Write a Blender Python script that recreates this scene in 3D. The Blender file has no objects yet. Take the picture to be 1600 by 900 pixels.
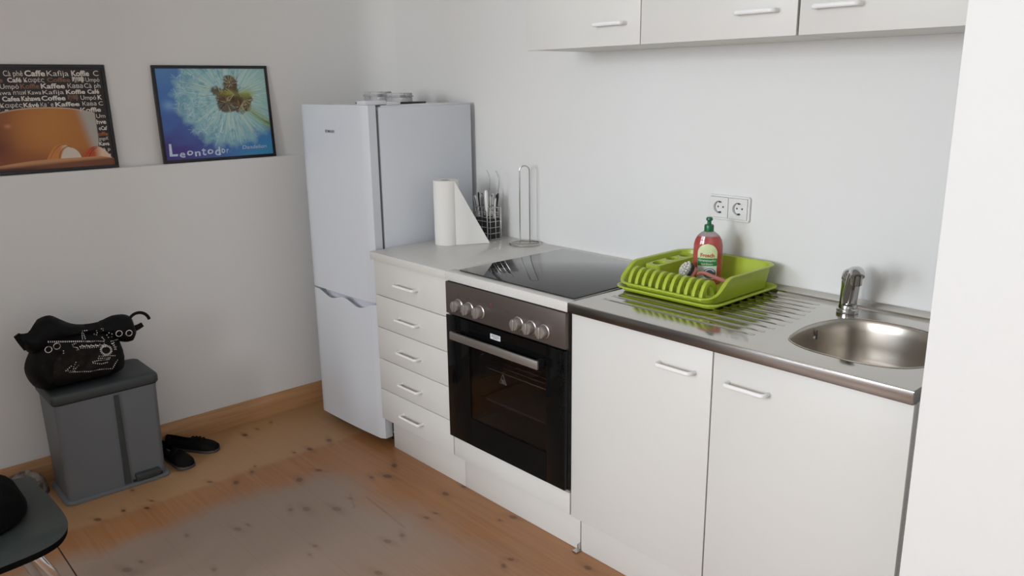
import bpy, bmesh, math, random
import numpy as np
from math import pi, sin, cos, radians, sqrt, atan2
from mathutils import Vector, Matrix, Euler
from mathutils.geometry import delaunay_2d_cdt
random.seed(4)
SC = bpy.context.scene
COL = SC.collection

# ------------------------------------------------------------------ camera
def make_camera():
    yaw, pitch, roll, f = radians(47.86), radians(-14.227), radians(-0.744), 1250.6
    F = Vector((-sin(yaw)*cos(pitch), cos(yaw)*cos(pitch), sin(pitch)))
    R = F.cross(Vector((0, 0, 1))).normalized(); U = R.cross(F)
    R2 = cos(roll)*R + sin(roll)*U; U2 = -sin(roll)*R + cos(roll)*U
    cam = bpy.data.cameras.new('camera'); o = bpy.data.objects.new('camera', cam); COL.objects.link(o)
    M = Matrix((R2, U2, -F)).transposed().to_4x4(); M.translation = (1.5986, -2.2721, 1.4957)
    o.matrix_world = M
    cam.sensor_width = 36; cam.lens = f/1600*36; cam.clip_start = 0.02
    SC.camera = o
make_camera()

# ------------------------------------------------------------------ world, lights, exposure
w = bpy.data.worlds.new('world'); SC.world = w; w.use_nodes = True
w.node_tree.nodes['Background'].inputs[0].default_value = (0.80, 0.90, 1.0, 1)
w.node_tree.nodes['Background'].inputs[1].default_value = 1.0
def window_light(name, loc, rot, sx, sy, power, color, spread=180):
    l = bpy.data.lights.new(name, 'AREA'); l.shape = 'RECTANGLE'; l.size = sx; l.size_y = sy
    l.energy = power; l.color = color; l.spread = radians(spread)
    o = bpy.data.objects.new(name, l); COL.objects.link(o); o.location = loc; o.rotation_euler = rot
    return o
# daylight entering through the two windows behind the camera
REAR_Y = -5.5
window_light('daylight', (0.50, REAR_Y+0.03, 1.85), (radians(90), 0, 0), 0.8, 1.2, 72, (0.965, 0.985, 1.0))
window_light('daylight', (-0.75, REAR_Y+0.03, 1.80), (radians(90), 0, 0), 0.9, 1.3, 50, (0.78, 0.89, 1.0))
SC.view_settings.view_transform = 'Standard'; SC.view_settings.look = 'None'
SC.view_settings.gamma = 1.0; SC.view_settings.use_curve_mapping = False
SC.view_settings.exposure = 0.21

# ------------------------------------------------------------------ materials
def mat(name, col, rough=0.5, metal=0.0, coat=0.0, trans=0.0, ior=1.5, spec=0.5, bump=None, noise=None, alpha=1.0, attr=None):
    m = bpy.data.materials.new(name); m.use_nodes = True
    nt = m.node_tree; b = nt.nodes['Principled BSDF']
    def s(k, v):
        if k in b.inputs: b.inputs[k].default_value = v
    s('Base Color', (*col, 1)); s('Roughness', rough); s('Metallic', metal); s('Coat Weight', coat)
    s('Transmission Weight', trans); s('IOR', ior); s('Specular IOR Level', spec); s('Alpha', alpha)
    if bump or noise:
        tc = nt.nodes.new('ShaderNodeTexCoord')
    if bump:
        sc, st, dist = bump
        n = nt.nodes.new('ShaderNodeTexNoise'); n.inputs['Scale'].default_value = sc; n.inputs['Detail'].default_value = 4
        bp = nt.nodes.new('ShaderNodeBump'); bp.inputs['Strength'].default_value = st; bp.inputs['Distance'].default_value = dist
        nt.links.new(tc.outputs['Object'], n.inputs['Vector']); nt.links.new(n.outputs['Fac'], bp.inputs['Height'])
        nt.links.new(bp.outputs[0], b.inputs['Normal'])
    if noise:
        sc, col2, lo, hi = noise
        n = nt.nodes.new('ShaderNodeTexNoise'); n.inputs['Scale'].default_value = sc; n.inputs['Detail'].default_value = 3
        r = nt.nodes.new('ShaderNodeMapRange'); r.inputs['From Min'].default_value = lo; r.inputs['From Max'].default_value = hi
        mx = nt.nodes.new('ShaderNodeMix'); mx.data_type = 'RGBA'
        mx.inputs['A'].default_value = (*col, 1); mx.inputs['B'].default_value = (*col2, 1)
        nt.links.new(tc.outputs['Object'], n.inputs['Vector']); nt.links.new(n.outputs['Fac'], r.inputs['Value'])
        nt.links.new(r.outputs[0], mx.inputs['Factor']); nt.links.new(mx.outputs['Result'], b.inputs['Base Color'])
    if attr:
        a = nt.nodes.new('ShaderNodeAttribute'); a.attribute_name = attr
        nt.links.new(a.outputs['Color'], b.inputs['Base Color'])
    return m

M = {}
M['plaster'] = mat('wall_paint', (0.80, 0.80, 0.79), 0.75, bump=(60, 0.12, 0.004))
M['ceiling'] = mat('ceiling_paint', (0.85, 0.85, 0.84), 0.9, bump=(30, 0.1, 0.002))
M['cab'] = mat('white_laminate', (0.70, 0.69, 0.662), 0.38, bump=(40, 0.03, 0.001))
M['cabedge'] = mat('laminate_edge', (0.50, 0.50, 0.48), 0.5, bump=(60, 0.05, 0.001))
M['handle'] = mat('white_handle_plastic', (0.86, 0.86, 0.85), 0.25, bump=(80, 0.02, 0.0005))
M['fridge'] = mat('cool_tinted_enamel', (0.70, 0.735, 0.79), 0.22, bump=(300, 0.03, 0.0004))  # white enamel; the blue of cool daylight is put into its colour
M['gasket'] = mat('grey_rubber_gasket', (0.16, 0.17, 0.18), 0.6, bump=(100, 0.05, 0.0005))
M['blackplastic'] = mat('black_plastic', (0.012, 0.012, 0.013), 0.45, bump=(150, 0.1, 0.0005))
M['worktop'] = mat('speckled_laminate', (0.70, 0.69, 0.66), 0.3, noise=(420, (0.50, 0.49, 0.46), 0.5, 0.66))
M['steel'] = mat('brushed_steel', (0.58, 0.555, 0.515), 0.115, 1.0, bump=(25, 0.02, 0.001))
M['steelbowl'] = mat('satin_steel', (0.50, 0.46, 0.41), 0.30, 1.0, bump=(20, 0.05, 0.002))
M['dimmed_edge_steel'] = mat('steel_with_dimmed_reflection', (0.30, 0.285, 0.275), 0.24, 1.0, bump=(25, 0.03, 0.001))  # same steel as the plate, colour darkened to dim the floor reflection
M['chrome'] = mat('chrome', (0.52, 0.52, 0.52), 0.06, 1.0, bump=(20, 0.01, 0.0003))
M['wire'] = mat('steel_wire', (0.55, 0.54, 0.52), 0.22, 1.0, bump=(90, 0.02, 0.0003))
M['bronze'] = mat('bronze_panel', (0.115, 0.092, 0.082), 0.42, 0.55, bump=(200, 0.03, 0.0003))
M['knob'] = mat('knob_metal', (0.42, 0.39, 0.36), 0.35, 0.7, bump=(200, 0.03, 0.0003))
M['ovenbar'] = mat('oven_handle_metal', (0.36, 0.33, 0.30), 0.38, 0.8, bump=(200, 0.03, 0.0003))
M['hob'] = mat('black_ceramic_glass', (0.012, 0.012, 0.013), 0.035, spec=0.9, noise=(300, (0.02, 0.02, 0.021), 0.5, 0.6))
M['ovenglass'] = mat('black_oven_glass', (0.004, 0.004, 0.004), 0.06, spec=0.16, noise=(200, (0.006, 0.006, 0.006), 0.5, 0.6))
M['cavity'] = mat('oven_enamel', (0.05, 0.045, 0.045), 0.5, noise=(40, (0.07, 0.06, 0.055), 0.45, 0.6))
M['green'] = mat('lime_plastic', (0.43, 0.53, 0.05), 0.33, bump=(120, 0.03, 0.0005))
M['paper'] = mat('kitchen_paper', (0.84, 0.83, 0.80), 0.95, bump=(220, 0.5, 0.0015))
M['cardboard'] = mat('cardboard', (0.40, 0.33, 0.24), 0.9, bump=(120, 0.2, 0.001))
M['bingrey'] = mat('grey_bin_plastic', (0.150, 0.165, 0.182), 0.42, bump=(260, 0.25, 0.0008))
M['binlid'] = mat('dark_bin_plastic', (0.038, 0.047, 0.048), 0.5, bump=(260, 0.35, 0.001))
M['bagblack'] = mat('black_bag_fabric', (0.0035, 0.0035, 0.004), 0.65, spec=0.18, bump=(90, 0.4, 0.003))
M['bagsatin'] = mat('dark_print_panel', (0.006, 0.005, 0.005), 0.6, spec=0.2, noise=(30, (0.018, 0.013, 0.009), 0.5, 0.7))
M['stone'] = mat('rhinestone', (0.80, 0.78, 0.75), 0.3, 0.2, noise=(60, (0.30, 0.24, 0.18), 0.5, 0.6))
M['shoe'] = mat('black_suede', (0.005, 0.004, 0.004), 0.8, spec=0.15, bump=(200, 0.3, 0.001))
M['insole'] = mat('pale_insole', (0.42, 0.40, 0.36), 0.7, bump=(200, 0.2, 0.0006))
M['sole'] = mat('shoe_sole_rubber', (0.07, 0.065, 0.065), 0.6, bump=(120, 0.2, 0.0008))
M['cloth'] = mat('crumpled_cloth', (0.30, 0.26, 0.23), 0.9, bump=(60, 0.6, 0.006), noise=(35, (0.10, 0.08, 0.07), 0.45, 0.6))
M['seat'] = mat('black_seat_vinyl', (0.017, 0.023, 0.021), 0.42, bump=(320, 0.5, 0.0012))
M['jacket'] = mat('black_jacket_cloth', (0.003, 0.003, 0.003), 0.9, spec=0.1, bump=(90, 0.5, 0.003))
M['socket'] = mat('socket_plastic', (0.80, 0.80, 0.79), 0.28, bump=(60, 0.02, 0.0003))
M['socketdark'] = mat('socket_shadow_gap', (0.05, 0.05, 0.05), 0.6, bump=(60, 0.02, 0.0003))
M['frame'] = mat('black_picture_frame', (0.010, 0.010, 0.014), 0.3, bump=(90, 0.05, 0.0005))
M['print'] = mat('printed_poster', (1, 1, 1), 0.30, attr='Col')
M['inkwhite'] = mat('cream_print_ink', (0.78, 0.74, 0.68), 0.4, noise=(90, (0.68, 0.64, 0.58), 0.4, 0.7))
M['inkbrown'] = mat('brown_print_ink', (0.20, 0.10, 0.065), 0.4, noise=(90, (0.26, 0.13, 0.08), 0.4, 0.7))
M['inkorange'] = mat('orange_print_ink', (0.42, 0.12, 0.03), 0.4, noise=(90, (0.35, 0.1, 0.03), 0.4, 0.7))
M['inkblue'] = mat('pale_blue_print_ink', (0.66, 0.74, 0.86), 0.4, noise=(60, (0.48, 0.60, 0.80), 0.4, 0.65))
M['inkgrey'] = mat('grey_print_ink', (0.10, 0.10, 0.11), 0.4, noise=(90, (0.13, 0.13, 0.14), 0.4, 0.7))
M['inkred'] = mat('red_print_ink', (0.42, 0.02, 0.015), 0.4, noise=(90, (0.5, 0.03, 0.02), 0.4, 0.7))
M['soap'] = mat('red_dish_soap', (0.36, 0.055, 0.05), 0.12, coat=0.5, noise=(18, (0.46, 0.09, 0.08), 0.4, 0.7))
M['clear'] = mat('clear_plastic', (0.86, 0.86, 0.88), 0.08, trans=0.75, ior=1.3, bump=(30, 0.03, 0.0005))
M['capgreen'] = mat('green_cap_plastic', (0.006, 0.13, 0.045), 0.3, bump=(80, 0.03, 0.0004))
M['labelgreen'] = mat('label_green', (0.012, 0.20, 0.045), 0.4, noise=(60, (0.03, 0.27, 0.06), 0.4, 0.7))
M['labelpale'] = mat('label_pale_green', (0.66, 0.74, 0.42), 0.4, noise=(25, (0.36, 0.60, 0.20), 0.5, 0.75))
M['labelwhite'] = mat('label_white', (0.70, 0.72, 0.70), 0.4, noise=(40, (0.55, 0.62, 0.66), 0.45, 0.7))
M['pink'] = mat('pink_brush_plastic', (0.55, 0.19, 0.17), 0.32, bump=(80, 0.03, 0.0004))
M['bristle'] = mat('white_bristles', (0.82, 0.81, 0.77), 0.6, bump=(300, 0.3, 0.0006))
M['darkbristle'] = mat('dark_green_bristles', (0.03, 0.045, 0.035), 0.7, bump=(300, 0.3, 0.0006))
M['reddot'] = mat('red_dot', (0.55, 0.01, 0.02), 0.3, bump=(80, 0.02, 0.0003))
M['silver'] = mat('polished_cutlery', (0.66, 0.66, 0.66), 0.16, 1.0, bump=(50, 0.02, 0.0003))

def pane_mat():
    m = bpy.data.materials.new('tinted_oven_pane'); m.use_nodes = True; nt = m.node_tree
    nt.nodes.remove(nt.nodes['Principled BSDF'])
    tr = nt.nodes.new('ShaderNodeBsdfTransparent'); tr.inputs[0].default_value = (0.70, 0.66, 0.64, 1)
    gl = nt.nodes.new('ShaderNodeBsdfGlossy'); gl.inputs['Roughness'].default_value = 0.06
    fr = nt.nodes.new('ShaderNodeFresnel'); fr.inputs[0].default_value = 1.22
    mx = nt.nodes.new('ShaderNodeMixShader')
    nt.links.new(fr.outputs[0], mx.inputs[0]); nt.links.new(tr.outputs[0], mx.inputs[1]); nt.links.new(gl.outputs[0], mx.inputs[2])
    nt.links.new(mx.outputs[0], nt.nodes['Material Output'].inputs[0]); return m
M['pane'] = pane_mat()

def wood_mat(name, c1, c2, vertical=False, floor=False):
    m = bpy.data.materials.new(name); m.use_nodes = True; nt = m.node_tree; N = nt.nodes; L = nt.links
    b = N['Principled BSDF']; b.inputs['Roughness'].default_value = 0.36
    g = N.new('ShaderNodeNewGeometry'); sep = N.new('ShaderNodeSeparateXYZ'); L.new(g.outputs['Position'], sep.inputs[0])
    def math_(op, a, bb=None, c=None):
        n = N.new('ShaderNodeMath'); n.operation = op
        for i, v in enumerate((a, bb, c)):
            if v is None: continue
            if isinstance(v, (int, float)): n.inputs[i].default_value = v
            else: L.new(v, n.inputs[i])
        return n.outputs[0]
    def mixc(f, A, B):
        n = N.new('ShaderNodeMix'); n.data_type = 'RGBA'
        for k, v in (('A', A), ('B', B)):
            if isinstance(v, tuple): n.inputs[k].default_value = (*v, 1)
            else: L.new(v, n.inputs[k])
        if isinstance(f, (int, float)): n.inputs['Factor'].default_value = f
        else: L.new(f, n.inputs['Factor'])
        return n.outputs['Result']
    def ramp(v, lo, hi, sm=True):
        n = N.new('ShaderNodeMapRange'); n.interpolation_type = 'SMOOTHSTEP' if sm else 'LINEAR'
        n.inputs['From Min'].default_value = lo; n.inputs['From Max'].default_value = hi
        L.new(v, n.inputs['Value']); return n.outputs[0]
    def noise(vec, sc, det=3, dist=0.0):
        n = N.new('ShaderNodeTexNoise'); n.inputs['Scale'].default_value = sc; n.inputs['Detail'].default_value = det
        n.inputs['Distortion'].default_value = dist; L.new(vec, n.inputs['Vector']); return n.outputs['Fac']
    cmb = N.new('ShaderNodeCombineXYZ')
    if floor:
        # planks run along X, seams every 0.174 m
        yy = math_('DIVIDE', math_('ADD', sep.outputs['Y'], 0.645), 0.174)
        idx = math_('FLOOR', yy); fr = math_('SUBTRACT', yy, idx)
        wn = N.new('ShaderNodeTexWhiteNoise'); wn.noise_dimensions = '1D'; L.new(idx, wn.inputs['W'])
        L.new(math_('MULTIPLY', sep.outputs['X'], 1.2), cmb.inputs[0])
        L.new(math_('MULTIPLY', sep.outputs['Y'], 26), cmb.inputs[1]); L.new(math_('MULTIPLY', wn.outputs['Value'], 30), cmb.inputs[2])
        grain = noise(cmb.outputs[0], 2.2, 5, 0.6)
        pn = noise(g.outputs['Position'], 3.5, 3)
        base = mixc(ramp(grain, 0.30, 0.72), c1, c2)
        base = mixc(math_('MULTIPLY', wn.outputs['Value'], 0.35), base, (0.36, 0.165, 0.068))
        # paler, less varnished strip along the left wall
        edge = ramp(math_('ADD', sep.outputs['X'], math_('MULTIPLY', math_('SUBTRACT', pn, 0.5), 0.06)), -1.29, -1.335)
        base = mixc(math_('MULTIPLY', edge, 0.80), base, (0.445, 0.262, 0.130))
        # worn greyish patch in the middle of the room
        wx = ramp(math_('ADD', sep.outputs['X'], math_('MULTIPLY', math_('SUBTRACT', pn, 0.5), 0.25)), -1.19, -1.04)
        d2 = math_('ADD', sep.outputs['Y'], math_('MULTIPLY', sep.outputs['X'], -0.12))
        wy = ramp(math_('ADD', d2, math_('MULTIPLY', math_('SUBTRACT', pn, 0.5), 0.28)), -0.62, -0.84)
        rx = ramp(sep.outputs['X'], 0.05, -0.60)
        wearn = noise(cmb.outputs[0], 1.1, 4)
        wear = math_('MULTIPLY', math_('MULTIPLY', wx, wy), math_('MULTIPLY', math_('ADD', math_('MULTIPLY', rx, 0.75), 0.25), ramp(wearn, -0.4, 0.5)))
        base = mixc(math_('MULTIPLY', wear, 0.88), base, (0.335, 0.262, 0.215))
        kn = N.new('ShaderNodeAttribute'); kn.attribute_name = 'knot'
        base = mixc(math_('MULTIPLY', kn.outputs['Fac'], math_('SUBTRACT', 0.9, math_('MULTIPLY', wear, 0.35))), base, (0.085, 0.028, 0.014))
        seam = math_('MULTIPLY', math_('LESS_THAN', fr, 0.010), 0.28)
        # one wide dark gap beside the chair
        gap = math_('LESS_THAN', math_('ABSOLUTE', math_('ADD', sep.outputs['Y'], 1.80)), 0.0022)
        base = mixc(seam, base, (0.22, 0.10, 0.045)); base = mixc(gap, base, (0.03, 0.012, 0.008))
        L.new(base, b.inputs['Base Color'])
        L.new(math_('ADD', math_('MULTIPLY', wear, 0.10), 0.34), b.inputs['Roughness'])
        bp = N.new('ShaderNodeBump'); bp.inputs['Strength'].default_value = 0.12; bp.inputs['Distance'].default_value = 0.002
        L.new(grain, bp.inputs['Height']); L.new(bp.outputs[0], b.inputs['Normal'])
    else:
        L.new(math_('MULTIPLY', sep.outputs['Y'], 1.6), cmb.inputs[1]); L.new(math_('MULTIPLY', sep.outputs['Z'], 40), cmb.inputs[2])
        L.new(math_('MULTIPLY', sep.outputs['X'], 20), cmb.inputs[0])
        grain = noise(cmb.outputs[0], 2.0, 4, 0.5)
        L.new(mixc(ramp(grain, 0.3, 0.7), c1, c2), b.inputs['Base Color'])
        b.inputs['Roughness'].default_value = 0.5
    return m
M['floor'] = wood_mat('pine_floorboards', (0.35, 0.152, 0.058), (0.405, 0.192, 0.080), floor=True)
M['pine'] = wood_mat('pine_skirting', (0.42, 0.215, 0.09), (0.50, 0.27, 0.125))

# ------------------------------------------------------------------ helpers
def V(*a): return Vector(a)
class B:
    """collects shapes into one mesh; mi = index of the material"""
    def __init__(s): s.bm = bmesh.new()
    def _mark(s, n0, mi, smooth):
        for f in list(s.bm.faces)[n0:] if isinstance(n0, int) else n0:
            f.material_index = mi; f.smooth = smooth
    def box(s, x0, x1, y0, y1, z0, z1, bev=0.0, mi=0, seg=2, rot=None, pivot=None):
        t = bmesh.new(); bmesh.ops.create_cube(t, size=1)
        for v in t.verts: v.co = Vector(((x0+x1)/2+v.co.x*(x1-x0), (y0+y1)/2+v.co.y*(y1-y0), (z0+z1)/2+v.co.z*(z1-z0)))
        if bev > 0: bmesh.ops.bevel(t, geom=list(t.edges), offset=bev, segments=seg, affect='EDGES', profile=0.5)
        if rot is not None:
            pv = Vector(pivot) if pivot else Vector(((x0+x1)/2, (y0+y1)/2, (z0+z1)/2))
            for v in t.verts: v.co = pv + rot @ (v.co-pv)
        s._merge(t, mi, bev > 0); return s
    def _merge(s, t, mi, smooth):
        bmesh.ops.recalc_face_normals(t, faces=t.faces)
        mp = {}
        for v in t.verts: mp[v] = s.bm.verts.new(v.co)
        for f in t.faces:
            try: nf = s.bm.faces.new([mp[v] for v in f.verts])
            except ValueError: continue
            nf.material_index = mi; nf.smooth = smooth
        t.free()
    def tube(s, pts, r, seg=10, closed=False, mi=0, caps=True, flat=None):
        pts = [Vector(p) for p in pts]; n = len(pts)
        rs = r if isinstance(r, (list, tuple)) else [r]*n
        t = bmesh.new(); rings = []; prev = None
        for i, p in enumerate(pts):
            if closed: d = pts[(i+1) % n]-pts[i-1]
            else: d = pts[min(i+1, n-1)]-pts[max(i-1, 0)]
            d.normalize()
            if prev is None:
                up = Vector((0, 0, 1)) if abs(d.z) < 0.9 else Vector((1, 0, 0))
                a = d.cross(up).normalized()
            else:
                a = (prev-d*prev.dot(d)).normalized()
            prev = a; bb = d.cross(a)
            fa, fb = flat if flat else (1, 1)
            rings.append([t.verts.new(p+rs[i]*(fa*cos(2*pi*k/seg)*a+fb*sin(2*pi*k/seg)*bb)) for k in range(seg)])
        m = n if closed else n-1
        for i in range(m):
            A, C = rings[i], rings[(i+1) % n]
            for k in range(seg): t.faces.new((A[k], A[(k+1) % seg], C[(k+1) % seg], C[k]))
        if not closed and caps:
            t.faces.new(list(reversed(rings[0]))); t.faces.new(rings[-1])
        s._merge(t, mi, True); return s
    def lathe(s, prof, c=(0, 0, 0), seg=32, mi=0, M=None, ell=(1, 1)):
        """prof: list of (r, z)"""
        t = bmesh.new(); rings = []
        for r, z in prof:
            if r < 1e-6: rings.append([t.verts.new((0, 0, z))])
            else: rings.append([t.verts.new((r*ell[0]*cos(2*pi*k/seg), r*ell[1]*sin(2*pi*k/seg), z)) for k in range(seg)])
        for A, C in zip(rings, rings[1:]):
            for k in range(seg):
                k2 = (k+1) % seg
                if len(A) == 1 and len(C) == 1: continue
                if len(A) == 1: t.faces.new((A[0], C[k2], C[k]))
                elif len(C) == 1: t.faces.new((A[k], A[k2], C[0]))
                else: t.faces.new((A[k], A[k2], C[k2], C[k]))
        for v in t.verts:
            co = v.co.copy()
            if M is not None: co = M @ co
            v.co = co+Vector(c)
        s._merge(t, mi, True); return s
    def prism(s, poly, h0, h1, axis='z', mi=0, bev=0.0, smooth=False, fn=None):
        """extrude a 2-D polygon; axis z: (x,y), axis x: (y,z), axis y: (x,z)"""
        t = bmesh.new()
        def P(a, b, h):
            return {'z': (a, b, h), 'x': (h, a, b), 'y': (a, h, b)}[axis]
        lo = [t.verts.new(P(a, b, h0)) for a, b in poly]; hi = [t.verts.new(P(a, b, h1)) for a, b in poly]
        n = len(poly)
        t.faces.new(lo[::-1]); t.faces.new(hi)
        for i in range(n): t.faces.new((lo[i], lo[(i+1) % n], hi[(i+1) % n], hi[i]))
        if bev > 0:
            ed = [e for e in t.edges if (e.verts[0] in lo) == (e.verts[1] in lo)]
            bmesh.ops.bevel(t, geom=ed, offset=bev, segments=2, affect='EDGES', profile=0.5)
        if fn:
            for v in t.verts: v.co = Vector(fn(v.co))
        s._merge(t, mi, smooth); return s
    def mesh(s, verts, faces, mi=0, smooth=False):
        vs = [s.bm.verts.new(v) for v in verts]
        for f in faces:
            try: nf = s.bm.faces.new([vs[i] for i in f])
            except ValueError: continue
            nf.material_index = mi; nf.smooth = smooth
        return s
    def grid(s, fn, nu, nv, mi=0, smooth=True, closeu=False):
        vs = [[s.bm.verts.new(fn(i/nu, j/nv)) for j in range(nv+1)] for i in range(nu+(0 if closeu else 1))]
        for i in range(nu):
            for j in range(nv):
                a, b2 = vs[i], vs[(i+1) % len(vs)]
                f = s.bm.faces.new((a[j], b2[j], b2[j+1], a[j+1])); f.material_index = mi; f.smooth = smooth
        return s
    def xf(s, Mx):
        for v in s.bm.verts: v.co = Mx @ v.co
        return s
    def build(s, name, mats, parent=None, world=False, loc=None):
        """world=True: the vertices are in world coordinates and the parent is an unrotated Empty"""
        me = bpy.data.meshes.new(name)
        if world and parent is not None:
            o0 = parent.location if parent.parent is None else parent.parent.location
            for v in s.bm.verts: v.co -= o0
        s.bm.normal_update()
        s.bm.to_mesh(me); s.bm.free()
        for m in (mats if isinstance(mats, (list, tuple)) else [mats]): me.materials.append(M[m])
        try: me.set_sharp_from_angle(angle=radians(38))
        except Exception: pass
        o = bpy.data.objects.new(name, me); COL.objects.link(o)
        if parent is not None: o.parent = parent
        if loc is not None: o.location = loc
        return o

def thing(name, label, cat, loc, rz=0.0, group=None):
    o = bpy.data.objects.new(name, None); COL.objects.link(o); o.empty_display_size = 0.05
    o.location = loc; o.rotation_euler = (0, 0, rz); o['label'] = label; o['category'] = cat
    if group: o['group'] = group
    return o
def tag(o, label, cat, group=None):
    o['label'] = label; o['category'] = cat
    if group: o['group'] = group
    return o
def struct(o): o['kind'] = 'structure'; return o

def text_poly(s, offset=0.0, shear=0.0):
    cu = bpy.data.curves.new('t', 'FONT'); cu.body = s; cu.size = 1.0; cu.offset = offset; cu.shear = shear
    cu.resolution_u = 3
    o = bpy.data.objects.new('t', cu); COL.objects.link(o)
    dg = bpy.context.evaluated_depsgraph_get(); dg.update()
    me = o.evaluated_get(dg).to_mesh()
    vs = [tuple(v.co[:2]) for v in me.vertices]; fs = [tuple(p.vertices) for p in me.polygons]
    o.evaluated_get(dg).to_mesh_clear()
    bpy.data.objects.remove(o); bpy.data.curves.remove(cu)
    return vs, fs
def put_text(b, s, x0, x1, y0, cap, fn, mi=0, bold=0.0, shear=0.0, clip=None, jitter=0.0):
    """fit the word s between x0 and x1 with capital height cap, mapping (x,y)->3-D by fn"""
    vs, fs = text_poly(s, bold, shear)
    if not vs: return
    xs = [v[0] for v in vs]; mn, mxx = min(xs), max(xs)
    k = (x1-x0)/max(mxx-mn, 1e-6); ky = cap/0.70
    out = []
    for x, y in vs:
        X = x0+(x-mn)*k; Y = y0+y*ky
        if jitter: Y += jitter*sin(X*140)
        out.append((X, Y))
    if clip:
        fs = [f for f in fs if all(clip[0] <= out[i][0] <= clip[1] for i in f)]
    b.mesh([fn(*p) for p in out], fs, mi)

def rrect(x0, x1, y0, y1, r, n=6):
    pts = []
    for cx, cy, a0 in ((x1-r, y1-r, 0), (x0+r, y1-r, 90), (x0+r, y0+r, 180), (x1-r, y0+r, 270)):
        for k in range(n+1):
            a = radians(a0+90*k/n); pts.append((cx+r*cos(a), cy+r*sin(a)))
    return pts
def smooth_poly(pts, n=6):
    out = []; N = len(pts)
    for i in range(N):
        p0, p1, p2, p3 = (np.array(pts[(i+k-1) % N], float) for k in range(4))
        for j in range(n):
            t = j/n
            out.append(tuple(0.5*((2*p1)+(-p0+p2)*t+(2*p0-5*p1+4*p2-p3)*t*t+(-p0+3*p1-3*p2+p3)*t**3)))
    return out
def inflate(b, poly, depth, reach, cell, fn, mi=0, wr=0.0, back=True, seed=0, flatback=False):
    """pillow over a 2-D outline: fn(u, v, h) -> 3-D, h = thickness at that point; returns height function"""
    P = np.array(poly); Q = np.roll(P, -1, 0)
    def dist(u, v):
        d = Q-P; t = np.clip(((u-P[:, 0])*d[:, 0]+(v-P[:, 1])*d[:, 1])/(d**2).sum(1).clip(1e-12), 0, 1)
        return float(np.sqrt((u-P[:, 0]-t*d[:, 0])**2+(v-P[:, 1]-t*d[:, 1])**2).min())
    def inside(u, v):
        c = False
        for (ax, ay), (bx, by) in zip(P, Q):
            if (ay > v) != (by > v) and u < (bx-ax)*(v-ay)/(by-ay)+ax: c = not c
        return c
    rnd = random.Random(seed); ph = [rnd.uniform(0, 6) for _ in range(6)]
    def height(u, v):
        t = min(dist(u, v)/reach, 1); h = depth*sqrt(max(0, 1-(1-t)**2))
        return h+wr*t*(sin(u*60+ph[0]+9*sin(v*23+ph[1]))+0.7*sin(v*75+ph[2]+4*sin(u*31+ph[3])))
    pts = [Vector(p) for p in poly]; ne = len(pts)
    x0, y0 = P.min(0); x1, y1 = P.max(0)
    nx = int((x1-x0)/cell)+1; ny = int((y1-y0)/cell)+1
    for i in range(nx+1):
        for j in range(ny+1):
            u, v = x0+(i+(0.5 if j % 2 else 0))*cell, y0+j*cell
            if inside(u, v) and dist(u, v) > cell*0.5: pts.append(Vector((u, v)))
    vs, es, fs, *_ = delaunay_2d_cdt(pts, [(i, (i+1) % ne) for i in range(ne)], [], 1, 1e-6)
    hs = [height(v.x, v.y) if dist(v.x, v.y) > 1e-5 else 0 for v in vs]
    front = [b.bm.verts.new(fn(v.x, v.y, h)) for v, h in zip(vs, hs)]
    bk = [front[i] if hs[i] == 0 and not flatback else b.bm.verts.new(fn(v.x, v.y, 0 if flatback else -hs[i])) for i, v in enumerate(vs)]
    for f in fs:
        try:
            a = b.bm.faces.new([front[i] for i in f]); a.material_index = mi; a.smooth = True
            if back: c = b.bm.faces.new([bk[i] for i in reversed(f)]); c.material_index = mi; c.smooth = True
        except ValueError: pass
    return height

# ================================================================== SETTING
XL = -1.788          # lower left wall
XU = -1.838          # upper left wall, set back behind the ledge
H = 2.65             # room height
XR = 2.7
# floor: a fine grid where the knots are visible, plain boards around it
KN = [(-1.339,-.703,1.4),(-1.319,-.808,1.3),(-1.335,-.873,.8),(-1.651,-.948,1.4),(-1.673,-.879,.8),(-1.70,-.80,.8),(-.94,-.633,1.4),(-.883,-.705,1.7),(-.919,-.756,1),
      (-1.099,-.973,1.5),(-1.118,-.877,1.2),(-.612,-.625,1.3),(-.831,-.905,.7),(-.875,-1.063,1.6),(-.798,-.982,1.7),(-.911,-1.108,1.1),(-.522,-.781,1),(-.526,-.739,.7),
      (-.328,-.601,.7),(-.311,-.553,1.3),(-.489,-.968,1.3),(-.486,-.91,1.1),(-.917,-1.306,1.3),(-.918,-1.267,.8),(-1.0,-1.453,.8),(-.111,-.777,1),(-.123,-.736,.9),
      (.081,-.588,1.2),(-.355,-1.091,1.3),(-.928,-1.672,1.5),(-.944,-1.623,.8),(-1.329,-1.647,1.2),(-1.469,-1.484,.8),(-1.291,-1.489,.9),(-1.33,-1.559,.9),(-1.333,-1.458,.7),
      (-1.328,-1.238,1),(-1.251,-1.165,1.3),(-1.292,-1.081,1),(-1.33,-1.05,.7),(-1.51,-1.287,1.4),(-.608,-.54,1.1),(-.634,-1.161,.9),(-.736,-1.466,.9),(-1.24,-1.85,.9),(-.60,-1.20,.7)]
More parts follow.
